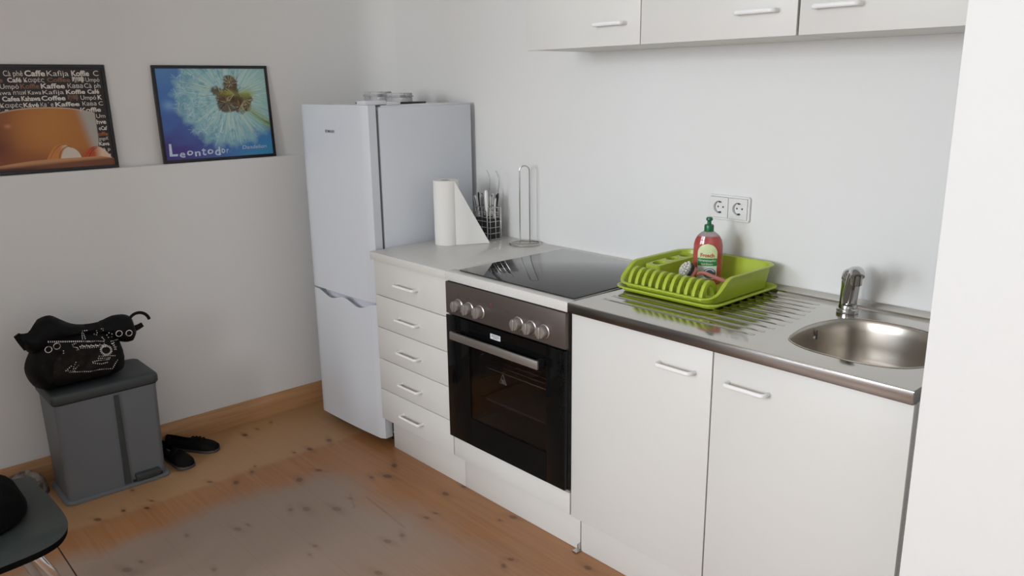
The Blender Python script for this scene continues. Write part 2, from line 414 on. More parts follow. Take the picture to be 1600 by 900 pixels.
def make_floor():
    gx0, gx1, gy0, gy1, c = -1.80, 0.40, -2.10, -0.50, 0.005
    nx = int(round((gx1-gx0)/c)); ny = int(round((gy1-gy0)/c))
    X, Y = np.meshgrid(np.linspace(gx0, gx1, nx+1), np.linspace(gy0, gy1, ny+1), indexing='ij')
    K = np.zeros_like(X); rr = random.Random(3)
    for kx, ky, s in KN:
        a = rr.uniform(-0.5, 0.5); ex = 0.0125*s; ey = 0.0078*s
        dx, dy = X-kx, Y-ky; u = (dx*cos(a)+dy*sin(a))/ex; v = (-dx*sin(a)+dy*cos(a))/ey
        d = np.sqrt(u*u+v*v); K = np.maximum(K, np.clip((1.25-d)/0.5, 0, 1)*(0.75+0.25*np.clip(d, 0, 1)))
        K = np.maximum(K, 0.30*np.clip((2.2-np.sqrt((u/1.9)**2+v*v))/1.6, 0, 1))
    # a long split beside the middle of the worn patch
    for (ax, ay, bx, by) in ((-.80,-.855,-.52,-.875), (-.86,-.89,-.76,-.93)):
        t = np.clip(((X-ax)*(bx-ax)+(Y-ay)*(by-ay))/((bx-ax)**2+(by-ay)**2), 0, 1)
        d = np.hypot(X-ax-t*(bx-ax), Y-ay-t*(by-ay)); K = np.maximum(K, 0.55*np.clip(1-d/0.0055, 0, 1))
    co = np.stack([X, Y, np.zeros_like(X)], -1).reshape(-1, 3)
    idx = np.arange((nx+1)*(ny+1)).reshape(nx+1, ny+1)
    q = np.stack([idx[:-1, :-1], idx[1:, :-1], idx[1:, 1:], idx[:-1, 1:]], -1).reshape(-1, 4)
    ex = [(-2.0, REAR_Y-.2, 0), (XR+.2, REAR_Y-.2, 0), (XR+.2, gy0, 0), (-2.0, gy0, 0), (XR+.2, gy1, 0), (gx1, gy1, 0), (gx1, gy0, 0),
          (-2.0, gy1, 0), (gx0, gy1, 0), (gx0, gy0, 0), (-2.0, 0.2, 0), (XR+.2, 0.2, 0)]
    n0 = len(co); co = np.concatenate([co, np.array(ex)])
    F = [list(map(int, r)) for r in q]+[[n0, n0+1, n0+2, n0+3], [n0+6, n0+2, n0+4, n0+5], [n0+3, n0+9, n0+8, n0+7], [n0+7, n0+4, n0+11, n0+10]]
    me = bpy.data.meshes.new('floor'); me.from_pydata(co.tolist(), [], F); me.update()
    at = me.attributes.new('knot', 'FLOAT', 'POINT'); k = np.zeros(len(co), np.float32); k[:n0] = K.reshape(-1); at.data.foreach_set('value', k)
    me.materials.append(M['floor'])
    o = bpy.data.objects.new('floor', me); COL.objects.link(o); struct(o)
make_floor()
struct(B().box(-2.0, XR+.2, REAR_Y-.2, .2, H, H+.1).build('ceiling', 'ceiling'))
struct(B().box(-2.0, XR+.2, 0, .15, 0, H).build('wall_back', 'plaster'))
# left wall: thick lower part with a ledge on top, upper part set back
bl = B().prism([(XL, 0), (XL, 1.192), (XL-.002, 1.197), (XL-.006, 1.199), (XU, 1.199), (XU, H), (-2.0, H), (-2.0, 0)], REAR_Y, 0, axis='y')
struct(bl.build('wall_left', 'plaster'))
# softly rounded inner corner above the ledge
cv = [(XU, .0), (XU, -.14)]+[(XU+.14-.14*cos(a), -.14+.14*sin(a)) for a in np.linspace(0, pi/2, 12)][1:]
cb = B().prism([(a, c+.001) for a, c in cv], 1.1995, H, axis='z', smooth=True)
struct(cb.build('trim_1', 'plaster'))
# pier: the wall end that stands to the right of the sink unit
struct(B().box(1.082, 1.95, -0.80, -0.002, 0, H, 0.004).build('wall_right', 'plaster'))
struct(B().box(XR, XR+.15, REAR_Y, 0, 0, H).build('wall_far_right', 'plaster'))
# unseen wall stub, added to keep window light off the left wall
struct(B().box(XL-.01, -.74, -3.05, -2.93, 0, H, 0.004).build('wall_added_for_shade', 'plaster'))
# rear wall with the two window openings
def rear_wall():
    b = B(); y0, y1 = REAR_Y-.18, REAR_Y
    wins = [(-1.20, -.30, 1.15, 2.45), (.05, .95, 1.2, 2.5)]
    xs = [-2.0, -1.20, -.30, .05, .95, XR+.15]
    b.box(xs[0], xs[1], y0, y1, 0, H); b.box(xs[2], xs[3], y0, y1, 0, H); b.box(xs[4], xs[5], y0, y1, 0, H)
    for a, c, z0, z1 in wins:
        b.box(a, c, y0, y1, 0, z0); b.box(a, c, y0, y1, z1, H)
    struct(b.build('wall_rear', 'plaster'))
    for i, (a, c, z0, z1) in enumerate(wins):
        f = B(); t = .05; yy0, yy1 = REAR_Y-.12, REAR_Y-.06
        f.box(a, a+t, yy0, yy1, z0, z1, .004).box(c-t, c, yy0, yy1, z0, z1, .004).box(a+t, c-t, yy0, yy1, z0, z0+t, .004)
        f.box(a+t, c-t, yy0, yy1, z1-t, z1, .004).box((a+c)/2-.03, (a+c)/2+.03, yy0, yy1, z0+t, z1-t, .004)
        struct(f.build('window_%d' % (i+1), 'handle'))
rear_wall()
# skirting board: pine with a moulded top
bs = B().prism([(XL, 0), (XL, .100), (XL+.006, .100), (XL+.008, .094), (XL+.012, .088), (XL+.014, .082), (XL+.018, .078), (XL+.021, .070), (XL+.021, 0)], REAR_Y, -.02, axis='y')
struct(bs.build('baseboard_left', 'pine'))

# ================================================================== FRIDGE
def fridge():
    a = radians(2.58)
    r = thing('fridge_freezer', 'tall white fridge freezer with two doors in the room corner', 'fridge', (-1.1016, -0.5734, 0), a)
    W = .4885                                    # local x from -W to 0, door face at y=0, body behind
    zt = 1.426
    b = B().box(-W+.002, -.002, .060, .545, .045, zt-.006, .006)
    b.box(-W+.01, -.006, .075, .545, zt-.008, zt, .003)
    b.build('body', 'fridge', r)
    B().box(-W+.008, -.008, .046, .062, .06, zt-.02).build('door_gasket', 'gasket', r)
    def door(name, z0, z1, wave=False):
        d = B(); n = 24
        # slightly bowed front
        prof = []
        for i in range(n+1):
            t = i/n; x = -W+W*t; y = -.006*(1-(2*t-1)**2)
            e = min(t, 1-t)*W
            if e < .010: y += .010*(1-sqrt(max(0, 1-(1-e/.010)**2)))
            prof.append((x, y))
        poly = prof+[(0, .046), (-W, .046)]
        if not wave:
            d.prism(poly, z0, z1, axis='z', bev=.003)
        else:
            # wavy finger grip across the top of the lower door
            def top(x):
                u = (x+W)/W
                return z1-.030*math.exp(-((u-.33)/.16)**2)-.036*math.exp(-((u-.75)/.16)**2)+.006
            t = bmesh.new()
            lo = [t.verts.new((x, y, z0)) for x, y in poly]
            hi = [t.verts.new((x, y, (min(top(x), z1) if y < .03 else z1))) for x, y in poly]
            N = len(poly)
            t.faces.new(lo[::-1])
            for i in range(N): t.faces.new((lo[i], lo[(i+1) % N], hi[(i+1) % N], hi[i]))
            # scooped grip behind the wavy lip
            mid = [t.verts.new((x, y+.030, min(top(x), z1)-.020 if min(top(x), z1) < z1-.004 else z1)) for x, y in prof]
            bk = [t.verts.new((x, .046, z1)) for x, y in prof]
            for i in range(n):
                t.faces.new((hi[i], hi[i+1], mid[i+1], mid[i])); t.faces.new((mid[i], mid[i+1], bk[i+1], bk[i]))
            d._merge(t, 0, True)
        return d.build(name, 'fridge', r)
    up = door('door', .640, zt+.002)
    lowd = door('door', .042, .632, wave=True)
    # brand letters, top middle of the upper door
    t = B()
    put_text(t, 'BOMANN', -.285, -.218, 1.317, .012, lambda x, z: (x, -.0068, z), bold=.01)
    t.build('lettering', 'inkgrey', up)
    h = B().box(-.060, .0, -.0, .10, zt+.002, zt+.018, .003).box(-.055, -.002, .10, .17, zt, zt+.012, .003)
    h.build('hinge_cover', 'fridge', r)
    for x in (-W+.05, -.05):
        B().lathe([(0, 0), (.018, 0), (.02, .004), (.02, .016), (.012, .018), (.012, .05), (0, .05)], (x, .10, 0), 16).build('foot', 'blackplastic', r)
        B().lathe([(0, 0), (.018, 0), (.02, .004), (.02, .016), (.012, .018), (.012, .05), (0, .05)], (x, .50, 0), 16).build('foot', 'blackplastic', r)
    B().box(-W+.02, -.004, .064, .10, .02, .046, .002).build('kickplate', 'blackplastic', r)
    return r
fridge()
# things lying on the fridge
b = B().prism(rrect(-.13, .13, -.085, .085, .012), 0, .006, bev=.0015)
tag(b.build('tray', 'blackplastic', loc=(-1.335, -.30, 1.427)), 'flat black tray lying on top of the fridge', 'tray').rotation_euler = (0, 0, .25)
def food_box(x, y, w_, d_, h, rz, label):
    r = thing('food_container', label, 'container', (x, y, 1.4335), rz)
    c = B(); n = rrect(-w_/2, w_/2, -d_/2, d_/2, .018)
    n2 = rrect(-w_/2+.004, w_/2-.004, -d_/2+.004, d_/2-.004, .015)
    c.prism(n2, 0, h*.55, bev=.003); c.build('container', 'clear', r)
    l = B().prism(n, h*.55, h*.70, bev=.002).prism(n2, h*.70, h, bev=.004); l.build('lid', 'clear', r)
food_box(-1.385, -.33, .10, .10, .042, .35, 'clear plastic lidded container on the black tray, the left one')
food_box(-1.275, -.295, .10, .085, .036, .35, 'clear plastic lidded container on the black tray, the right lower one')

# ================================================================== BASE UNITS
FY = -.585           # front faces
YB = -.02
def bow_handle(L, out=.028, r=.0048):
    """horizontal white bow handle, centre at the origin, pulling towards -y"""
    b = B(); pts = [(-L/2, 0, 0)]
    for k in range(7):
        a = pi/2*k/6; pts.append((-L/2+.010*(1-cos(a))+0*a, -out+.010-.010*sin(a), 0))
    for k in range(7):
        a = pi/2*k/6; pts.append((L/2-.010+.010*sin(a), -out+.010-.010*cos(a), 0))
    pts.append((L/2, 0, 0))
    b.tube(pts, r, 10, flat=(1.0, 1.25)); return b
def drawer_cabinet():
    x0, x1 = -1.086, -.602
    r = thing('drawer_cabinet', 'narrow white base cabinet with five drawers beside the fridge', 'cabinet', ((x0+x1)/2, -.3, 0))
    B().box(x0, x1, FY+.018, YB, .149, .830, .001).build('body', 'cab', r, world=True)
    B().box(x0+.002, x1+.0005, -.534, -.516, .0005, .149, .001).build('plinth', 'cab', r, world=True)
    zs = [.149, .284, .417, .552, .687, .829]
    for i in range(5):
        z0, z1 = zs[i]+.0015, zs[i+1]-.0015
        d = B().box(x0+.001, x1-.001, FY, FY+.017, z0, z1, .0012).build('drawer', 'cab', r, world=True)
        h = bow_handle(.130); h.xf(Matrix.Translation((-.859, FY+.001, (z0+z1)/2-.004))); h.build('handle', 'handle', d, world=True)
    return r
drawer_cabinet()
tag(B().box(-1.089, -.6015, -.6, -.001, .832, .864, .002).build('worktop', 'worktop'), 'pale laminate worktop over the drawer cabinet, carrying the kitchen roll', 'worktop')
def hob_worktop():
    # frame of laminate around the hob
    b = B(); hx0, hx1, hy0, hy1 = -.555, -.015, -.555, -.055; z0, z1 = .832, .864
    b.box(-.6010, -.0035, -.6, hy0, z0, z1, .0015).box(-.6010, -.0035, hy1, -.001, z0, z1)
    b.box(-.6010, hx0, hy0, hy1, z0, z1).box(hx1, -.0035, hy0, hy1, z0, z1)
    tag(b.build('worktop', 'worktop'), 'speckled pale laminate worktop framing the black hob above the oven', 'worktop')
hob_worktop()
def hob():
    r = thing('ceramic_hob', 'black glass ceramic hob set in the worktop above the oven', 'hob', (-.285, -.306, .864))
    B().box(-.562, -.008, -.566, -.046, .8643, .8685, .0012).build('glass_plate', 'hob', r, world=True)
    B().box(-.545, -.025, -.545, -.065, .835, .8643).build('housing', 'blackplastic', r, world=True)
hob()

def oven():
    r = thing('oven', 'built-in black glass oven with bronze control panel and six knobs', 'oven', (-.3, -.3, .15))
    x0, x1 = -.594, -.006
    # cavity, open to the front
    c = B(); gx0, gx1, gz0, gz1 = -.475, -.075, .33, .64
    yb = -.16
    c.box(x0+.012, gx0, FY-.004, yb, .235, .825).box(gx1, x1-.012, FY-.004, yb, .235, .825)
    c.box(gx0, gx1, FY-.004, yb, .235, gz0).box(gx0, gx1, FY-.004, yb, gz1, .825).box(x0+.012, x1-.012, yb, yb+.02, .235, .825)
    c.build('body', 'cavity', r, world=True)
    # chrome rack inside
    k = B()
    for i in range(12): 
        y = -.555+i*.033; k.tube([(gx0+.005, y, .535), (gx1-.005, y, .535)], .0018, 6)
    k.tube([(gx0+.01, -.558, .535), (gx1-.01, -.558, .535), (gx1-.01, -.18, .535), (gx0+.01, -.18, .535)], .003, 6, closed=True)
    k.build('rack', 'wire', r, world=True)
    for zz in (.42, .48, .575):
        for gx in (gx0+.006, gx1-.006): B().tube([(gx, -.56, zz), (gx, -.19, zz)], .003, 6).build('rack_rail', 'wire', r, world=True)
    B().prism(rrect(gx0+.012, gx1-.012, -.55, -.19, .02), .408, .416, bev=.002).build('baking_tray', 'cavity', r, world=True)
    # control panel
    p = B().box(x0, x1, -.606, FY-.0045, .714, .829, .002).build('control_panel', 'bronze', r, world=True)
    for X in (-.519, -.461, -.403, -.212, -.153, -.094):
        kb = B(); R90 = Matrix.Rotation(radians(90), 4, 'X')
        kb.lathe([(0, 0), (.0235, 0), (.0235, .003), (.0205, .005), (.0195, .024), (.018, .026), (0, .026)], (X, -.606, .754), 28, M=R90)
        kb.box(X-.0055, X+.0055, -.6365, -.630, .736, .773, .0015)
        kn = kb.build('knob', 'knob', p, world=True)
    for X, zz, s in ((-.523, .787, .005), (-.466, .787, .004), (-.405, .79, .003), (-.217, .790, .003), (-.155, .786, .0035), (-.098, .787, .004)):
        B().box(X-s/2, X+s/2, -.6065, -.605, zz-s/2, zz+s/2).build('symbol', 'socketdark', p, world=True)
    B().box(-.281, -.265, -.6065, -.605, .778, .784).box(-.270, -.262, -.6066, -.605, .775, .781).build('symbol', 'socketdark', p, world=True)
    B().box(-.352, -.346, -.6065, -.605, .788, .794).build('indicator_light', 'inkred', p, world=True)
    # door: black frame around a tinted pane
    wx0, wx1, wz0, wz1 = -.468, -.088, .345, .618
    dz0, dz1, dy0, dy1 = .243, .7085, -.607, -.590
    d = B().box(x0, wx0, dy0, dy1, dz0, dz1, .0012).box(wx1, x1, dy0, dy1, dz0, dz1, .0012)
    d.box(wx0, wx1, dy0, dy1, dz0, wz0).box(wx0, wx1, dy0, dy1, wz1, dz1)
    door = d.build('door', 'ovenglass', r, world=True)
    B().box(wx0, wx1, dy0+.0005, dy0+.004, wz0, wz1).build('window_pane', 'pane', door, world=True)
    hb = B().box(-.533, -.092, -.642, -.634, .636, .664, .001)
    bar = hb.build('handle', 'ovenbar', door, world=True)
    for xa in (-.529, -.112): B().box(xa, xa+.016, -.634, -.606, .638, .662, .002).build('handle_mount', 'blackplastic', door, world=True)
    # sticker
    s = B().box(-.353, -.302, -.6078, -.607, .672, .690, mi=0)
    for q, (wd, sx) in enumerate(((.036, 0), (.040, 0), (.022, 0))):
        s.box(-.3275-wd/2, -.3275+wd/2, -.6081, -.6078, .6865-q*.0048-.0012, .6865-q*.0048+.0008, mi=1)
    s.build('sticker', ['labelwhite', 'inkgrey'], door, world=True)
    # hot surface warning triangle
    t = B(); cx, cz = -.292, .540
    tri = [(-.017, -.014), (.017, -.014), (0, .020)]
    t.tube([(cx+a, -.608, cz+c) for a, c in tri], .0006, 4, closed=True)
    for q in (-.005, 0, .005): t.tube([(cx+q+.0015*sin(k*1.6), -.608, cz-.009+k*.0028) for k in range(5)], .0004, 4)
    t.tube([(cx-.009, -.608, cz-.0105), (cx+.009, -.608, cz-.0105)], .0006, 4)
    t.build('warning_symbol', 'knob', door, world=True)
oven()
def oven_housing():
    r = thing('oven_housing', 'white housing with bottom panel and plinth under the oven', 'cabinet', (-.3, -.3, 0))
    B().box(-.5985, -.583, FY+.02, YB, .149, .830).box(-.017, -.0015, FY+.02, YB, .149, .830).box(-.5985, -.0015, FY+.02, YB, .149, .165).build('body', 'cab', r, world=True)
    B().box(-.5985, -.0035, FY, FY+.017, .150, .226, .0012).build('front_panel', 'cab', r, world=True)
    B().box(-.5985, -.0045, FY+.002, FY+.03, .2265, .2335, .001).build('vent_strip', 'knob', r, world=True)
    B().box(-.600, -.003, -.534, -.516, .0005, .149, .001).build('plinth', 'cab', r, world=True)
oven_housing()

def sink_cabinet():
    r = thing('sink_cabinet', 'wide white two-door base cabinet under the steel sink', 'cabinet', (.5, -.3, 0))
    z0, z1 = .149, .830
    B().box(.001, .017, FY+.018, YB, z0, z1).box(.983, .999, FY+.018, YB, z0, z1).box(.017, .983, YB-.006, YB, z0, z1) \
       .box(.017, .983, FY+.018, YB-.006, z0, z0+.016).box(.492, .508, FY+.018, FY+.05, z0+.016, z1).build('body', 'cab', r, world=True)
    B().box(.001, .999, -.534, -.516, .0005, z0, .001).build('plinth', 'cab', r, world=True)
    # metal floor bracket between the plinths
    B().box(-.016, .004, -.560, -.535, .0003, .006, .001).box(-.004, .0005, -.548, -.5345, .0003, .03, .001).build('floor_bracket', 'wire', r, world=True)
    for a, c, hx in ((.002, .4985, .391), (.5025, .998, .606)):
        d = B().box(a, c, FY, FY+.017, z0, z1-.002, .0014).build('door', 'cab', r, world=True)
        h = bow_handle(.112); h.xf(Matrix.Translation((hx, FY+.001, .757))); h.build('handle', 'handle', d, world=True)
sink_cabinet()

def sink():
    r = thing('sink_worktop', 'stainless steel sink worktop with oval bowl and ribbed drainer', 'sink', (.5, -.3, .832))
    z1 = .864; b = B()
    x0, x1, y0, y1 = -.0025, 1.0, -.6, -.002
    bowl = [(.612,-.34),(.622,-.42),(.645,-.470),(.705,-.502),(.781,-.510),(.832,-.510),(.883,-.498),(.925,-.474),(.955,-.430),(.965,-.36),(.962,-.29),(.945,-.225),(.910,-.180),(.855,-.155),(.788,-.143),(.715,-.150),(.669,-.170),(.637,-.215),(.618,-.27)]
    bowl = smooth_poly(bowl, 4)
    t = bmesh.new()
    outer = [t.verts.new((x, y, z1)) for x, y in ((x0, y0), (x1, y0), (x1, y1), (x0, y1))]
    inner = [t.verts.new((x, y, z1)) for x, y in bowl]
    es = [t.edges.new((outer[i], outer[(i+1) % 4])) for i in range(4)]+[t.edges.new((inner[i], inner[(i+1) % len(inner)])) for i in range(len(inner))]
    bmesh.ops.triangle_fill(t, edges=es, use_beauty=True)
    bmesh.ops.recalc_face_normals(t, faces=t.faces)
    if t.faces[0].normal.z < 0: bmesh.ops.reverse_faces(t, faces=t.faces)
    # front, sides
    lo = [t.verts.new((v.co.x, v.co.y, .8325)) for v in outer]
    for i in range(4): t.faces.new((outer[i], lo[i], lo[(i+1) % 4], outer[(i+1) % 4]))
    front = [e for e in t.edges if abs(e.verts[0].co.z-z1) < 1e-5 and abs(e.verts[1].co.z-z1) < 1e-5 and e.verts[0] in outer and e.verts[1] in outer]
    bmesh.ops.bevel(t, geom=front, offset=.0025, segments=3, affect='EDGES', profile=.5)
    b._merge(t, 0, False)
    b.box(x0+.001, x1-.001, y0+.004, y0+.010, .8325, .861)
    # upstand along the wall with a shallow step in front
    b.prism([(-.001, z1-.001), (-.001, z1+.012), (-.006, z1+.013), (-.016, z1+.006), (-.030, z1+.004), (-.040, z1+.004), (-.046, z1-.001)], x0, x1, axis='x')
    top = b.build('worktop_plate', 'steel', r, world=True)
    B().box(x0+.0005, x1-.0005, y0-.0012, y0+.0005, .8328, z1-.003, .0005).build('dimmed_front_edge', 'dimmed_edge_steel', r, world=True)  # strip laid over the plate edge, its darker reflection put into the colour
    # bowl
    C = np.mean(bowl, 0); bb = B(); n = len(bowl)
    levels = [(1.0, 0), (.985, -.003), (.972, -.010), (.955, -.03), (.935, -.07), (.90, -.105), (.84, -.130), (.74, -.142), (.5, -.146), (.2, -.149)]
    rings = []
    for s_, dz in levels:
        rings.append([bb.bm.verts.new((C[0]+(x-C[0])*s_, C[1]+(y-C[1])*s_, z1+dz)) for x, y in bowl])
    for A, D in zip(rings, rings[1:]):
        for i in range(n):
            f = bb.bm.faces.new((A[i], A[(i+1) % n], D[(i+1) % n], D[i])); f.smooth = True
    f = bb.bm.faces.new(rings[-1]); f.smooth = True
    bw = bb.build('bowl', 'steelbowl', r, world=True)
    B().tube([(x, y, z1+.0004) for x, y in bowl], .0016, 6, closed=True).build('bowl_rim', 'steel', r, world=True)
    # round drain with strainer
    B().lathe([(0, .002), (.02, .002), (.024, .003), (.038, .0035), (.040, .001), (.040, 0)], (C[0], C[1], z1-.150), 32).build('drain', 'chrome', bw, world=True)
    # overflow: slot and screw on the left wall of the bowl
    o = B().box(.6215, .6235, -.292, -.288, .822, .848, mi=0).build('overflow_slot', 'socketdark', bw, world=True)
    o.location = (.0035, .0, 0)
    B().lathe([(0, .003), (.004, .003), (.006, .0015), (.007, 0)], (.632, -.315, .832), 16, M=Matrix.Rotation(radians(90), 4, 'Y')).build('overflow_screw', 'chrome', bw, world=True)
    # drainer ribs
    for i in range(10):
        y = -.105-i*.043; xe = .535+.035*sin(min(i, 6)/6*pi/2)+(0 if i < 7 else -.004*(i-6))
        q = B().grid(lambda u, v: (.045+(xe-.045)*u, y+(v-.5)*.012, z1+.0003+.0026*sin(pi*v)*min(1, u*18, (1-u)*18)), 40, 8)
        q.build('drainer_rib', 'steel', r, world=True)
sink()

def tap():
    bx, by, z = .625, -.118, .8645
    r = thing('kitchen_tap', 'chrome single-lever kitchen tap behind the sink bowl', 'tap', (bx, by, z))
    def lb(p): return p
    B().lathe([(0, 0), (.029, 0), (.030, .003), (.030, .010), (.027, .013), (0, .013)], (0, 0, 0), 36).build('base_ring', 'chrome', r)
    b = B()
    b.lathe([(0, .010), (.0255, .010), (.0255, .016), (.0235, .022), (.0225, .075), (.0225, .092), (.0205, .096), (0, .096)], (0, 0, 0), 36)
    b.build('body', 'chrome', r)
    # lever cap: rounded dome leaning back with a short flat lever to the rear
    c = B(); n = 24
    Mx = Matrix.Rotation(radians(-16), 4, 'X')
    c.lathe([(0, -.004), (.0232, -.004), (.0242, 0), (.0240, .012), (.0215, .020), (.015, .027), (.007, .030), (0, .031)], (0, 0, .094), 32, M=Mx)
    c.tube([(0, -.002, .116), (.002, .018, .122), (.003, .036, .122)], [.012, .010, .007], 12, flat=(1.3, .6))
    c.build('lever', 'chrome', r)
    B().lathe([(0, .0012), (.003, .001), (.0038, 0)], (.0155, -.0145, .105), 12, M=Euler((radians(90), 0, radians(45))).to_matrix().to_4x4()).build('hot_mark', 'reddot', r)
    # broad spout rising away from the body towards the bowl
    d = Vector((.52, -.85, 0)).normalized()
    P = [(.000, .020), (.012, .030), (.030, .055), (.055, .088), (.080, .119), (.098, .136), (.114, .1435), (.130, .142), (.140, .134)]
    R = [.019, .0205, .0205, .0195, .0185, .0180, .0180, .0178, .0172]
    s = B(); s.tube([d*a+Vector((0, 0, h)) for a, h in P], R, 24, flat=(1.0, .72)); s.build('spout', 'chrome', r)
    e = Vector((d.x*.128, d.y*.128, .138))
    B().lathe([(0, -.030), (.0135, -.030), (.0150, -.028), (.0150, -.006), (.0165, -.004), (.0165, .004), (0, .006)], e, 28, M=Matrix.Rotation(radians(10), 4, Vector((-d.y, d.x, 0)))).build('aerator', 'chrome', r)
tap()

# ================================================================== WALL UNITS
def wall_cabinet(x0, x1, doors, label):
    r = thing('wall_cabinet', label, 'cabinet', ((x0+x1)/2, -.16, 1.608))
    z0, z1 = 1.608, 2.30
    B().box(x0+.001, x1-.001, -.302, -.001, z0+.001, z1).build('body', 'cab', r, world=True)
    for a, c, hx in doors:
        d = B().box(a+.0015, c-.0015, -.32, -.3025, z0, z1, .0014).build('door', 'cab', r, world=True)
        h = bow_handle(.114); h.xf(Matrix.Translation((hx, -.319, 1.672))); h.build('handle', 'handle', d, world=True)
wall_cabinet(-.468, .521, [(-.468, .0215, -.092), (.0215, .521, .409)], 'white two-door wall cabinet hanging above the hob, nearer the fridge')
wall_cabinet(.5245, 1.02, [(.5245, 1.02, .627)], 'white single-door wall cabinet hanging above the sink')

# ================================================================== SOCKET
def holed_plate(b, outer, holes, yf, yb, mi=0):
    """flat plate in x,z with real holes, front at yf, back at yb"""
    t = bmesh.new(); loops = [outer]+holes; es = []; vl = []
    for lp in loops:
        vv = [t.verts.new((x, yf, z)) for x, z in lp]; vl.append(vv)
        es += [t.edges.new((vv[i], vv[(i+1) % len(vv)])) for i in range(len(vv))]
    bmesh.ops.triangle_fill(t, edges=es, use_beauty=True)
    for vv in vl:
        lo = [t.verts.new((v.co.x, yb, v.co.z)) for v in vv]
        for i in range(len(vv)): t.faces.new((vv[i], lo[i], lo[(i+1) % len(vv)], vv[(i+1) % len(vv)]))
    b._merge(t, mi, False)
def outlet():
    r = thing('double_socket', 'white double wall socket above the dish rack', 'socket', (.155, 0, 1.0985))
    sq = lambda cx, h: [(cx-h, -h), (cx+h, -h), (cx+h, h), (cx-h, h)]
    circ = lambda cx, q: [(cx+q*cos(2*pi*k/40), q*sin(2*pi*k/40)) for k in range(40)]
    b = B(); holed_plate(b, rrect(-.0755, .0755, -.0400, .0400, .006), [sq(-.0355, .0342), sq(.0355, .0342)], -.0100, -.0006)
    b.tube([(x, -.0078, z) for x, z in rrect(-.0742, .0742, -.0387, .0387, .006)], .0026, 8, closed=True)
    b.build('frame', 'socket', r)
    for cx in (-.0355, .0355):
        b = B(); holed_plate(b, sq(cx, .0332), [circ(cx, .0205)], -.0125, -.0012)
        fp = b.build('faceplate', 'socket', r)
        c = B(); c.lathe([(.0206, .0012), (.0192, .0012), (.0192, .0018), (0, .0020)], (cx, -.0002, 0), 32, M=Matrix.Rotation(radians(90), 4, 'X'))
        c.build('socket_well', 'socket', fp)
        for dx in (-.0095, .0095):
            B().lathe([(0, .0006), (.0030, .0006), (.0030, 0)], (cx+dx, -.0023, 0), 12, M=Matrix.Rotation(radians(90), 4, 'X')).build('pin_hole', 'socketdark', fp)
        for sgn in (1, -1):
            B().box(cx-.0030, cx+.0030, -.0118, -.003, sgn*.0170-.0020, sgn*.0170+.0020, .0005).build('earth_clip', 'socketdark', fp)
        B().box(cx-.0334, cx+.0334, -.0015, -.0008, -.0341, .0341).build('backing', 'socketdark', r)
outlet()

# ================================================================== DISH RACK
def rack_basin(b, x0, x1, y0, y1, rad, zb, top, flange, inset, th, floor=True):
    out = rrect(x0, x1, y0, y1, rad, 8)
    # densify
    pts = []
    for i, p in enumerate(out):
        q = out[(i+1) % len(out)]; L = math.dist(p, q); k = max(1, int(L/.012))
        for j in range(k): pts.append((p[0]+(q[0]-p[0])*j/k, p[1]+(q[1]-p[1])*j/k))
    cx, cy = (x0+x1)/2, (y0+y1)/2; n = len(pts)
    def off(p, i, d):
        a, c = pts[i-1], pts[(i+1) % n]; tx, ty = c[0]-a[0], c[1]-a[1]; L = math.hypot(tx, ty)
        return (p[0]+ty/L*d, p[1]-tx/L*d)
    rings = []
    for d, hf in ((-inset, lambda h: zb), (0, lambda h: h-.004), (flange, lambda h: h-.004), (flange, lambda h: h-.001), (flange-.002, lambda h: h), (.001, lambda h: h), (-th, lambda h: h-.002), (-inset-th, lambda h: zb+th)):
        rings.append([b.bm.verts.new((*off(p, i, d), hf(top(p[1])))) for i, p in enumerate(pts)])
    for A, C in zip(rings, rings[1:]):
        for i in range(n):
            f = b.bm.faces.new((A[i], A[(i+1) % n], C[(i+1) % n], C[i])); f.smooth = True
    if floor:
        b.bm.faces.new(rings[0][::-1]); b.bm.faces.new(rings[-1])
def sstep(a, b_, x):
    t = min(1, max(0, (x-a)/(b_-a))); return t*t*(3-2*t)
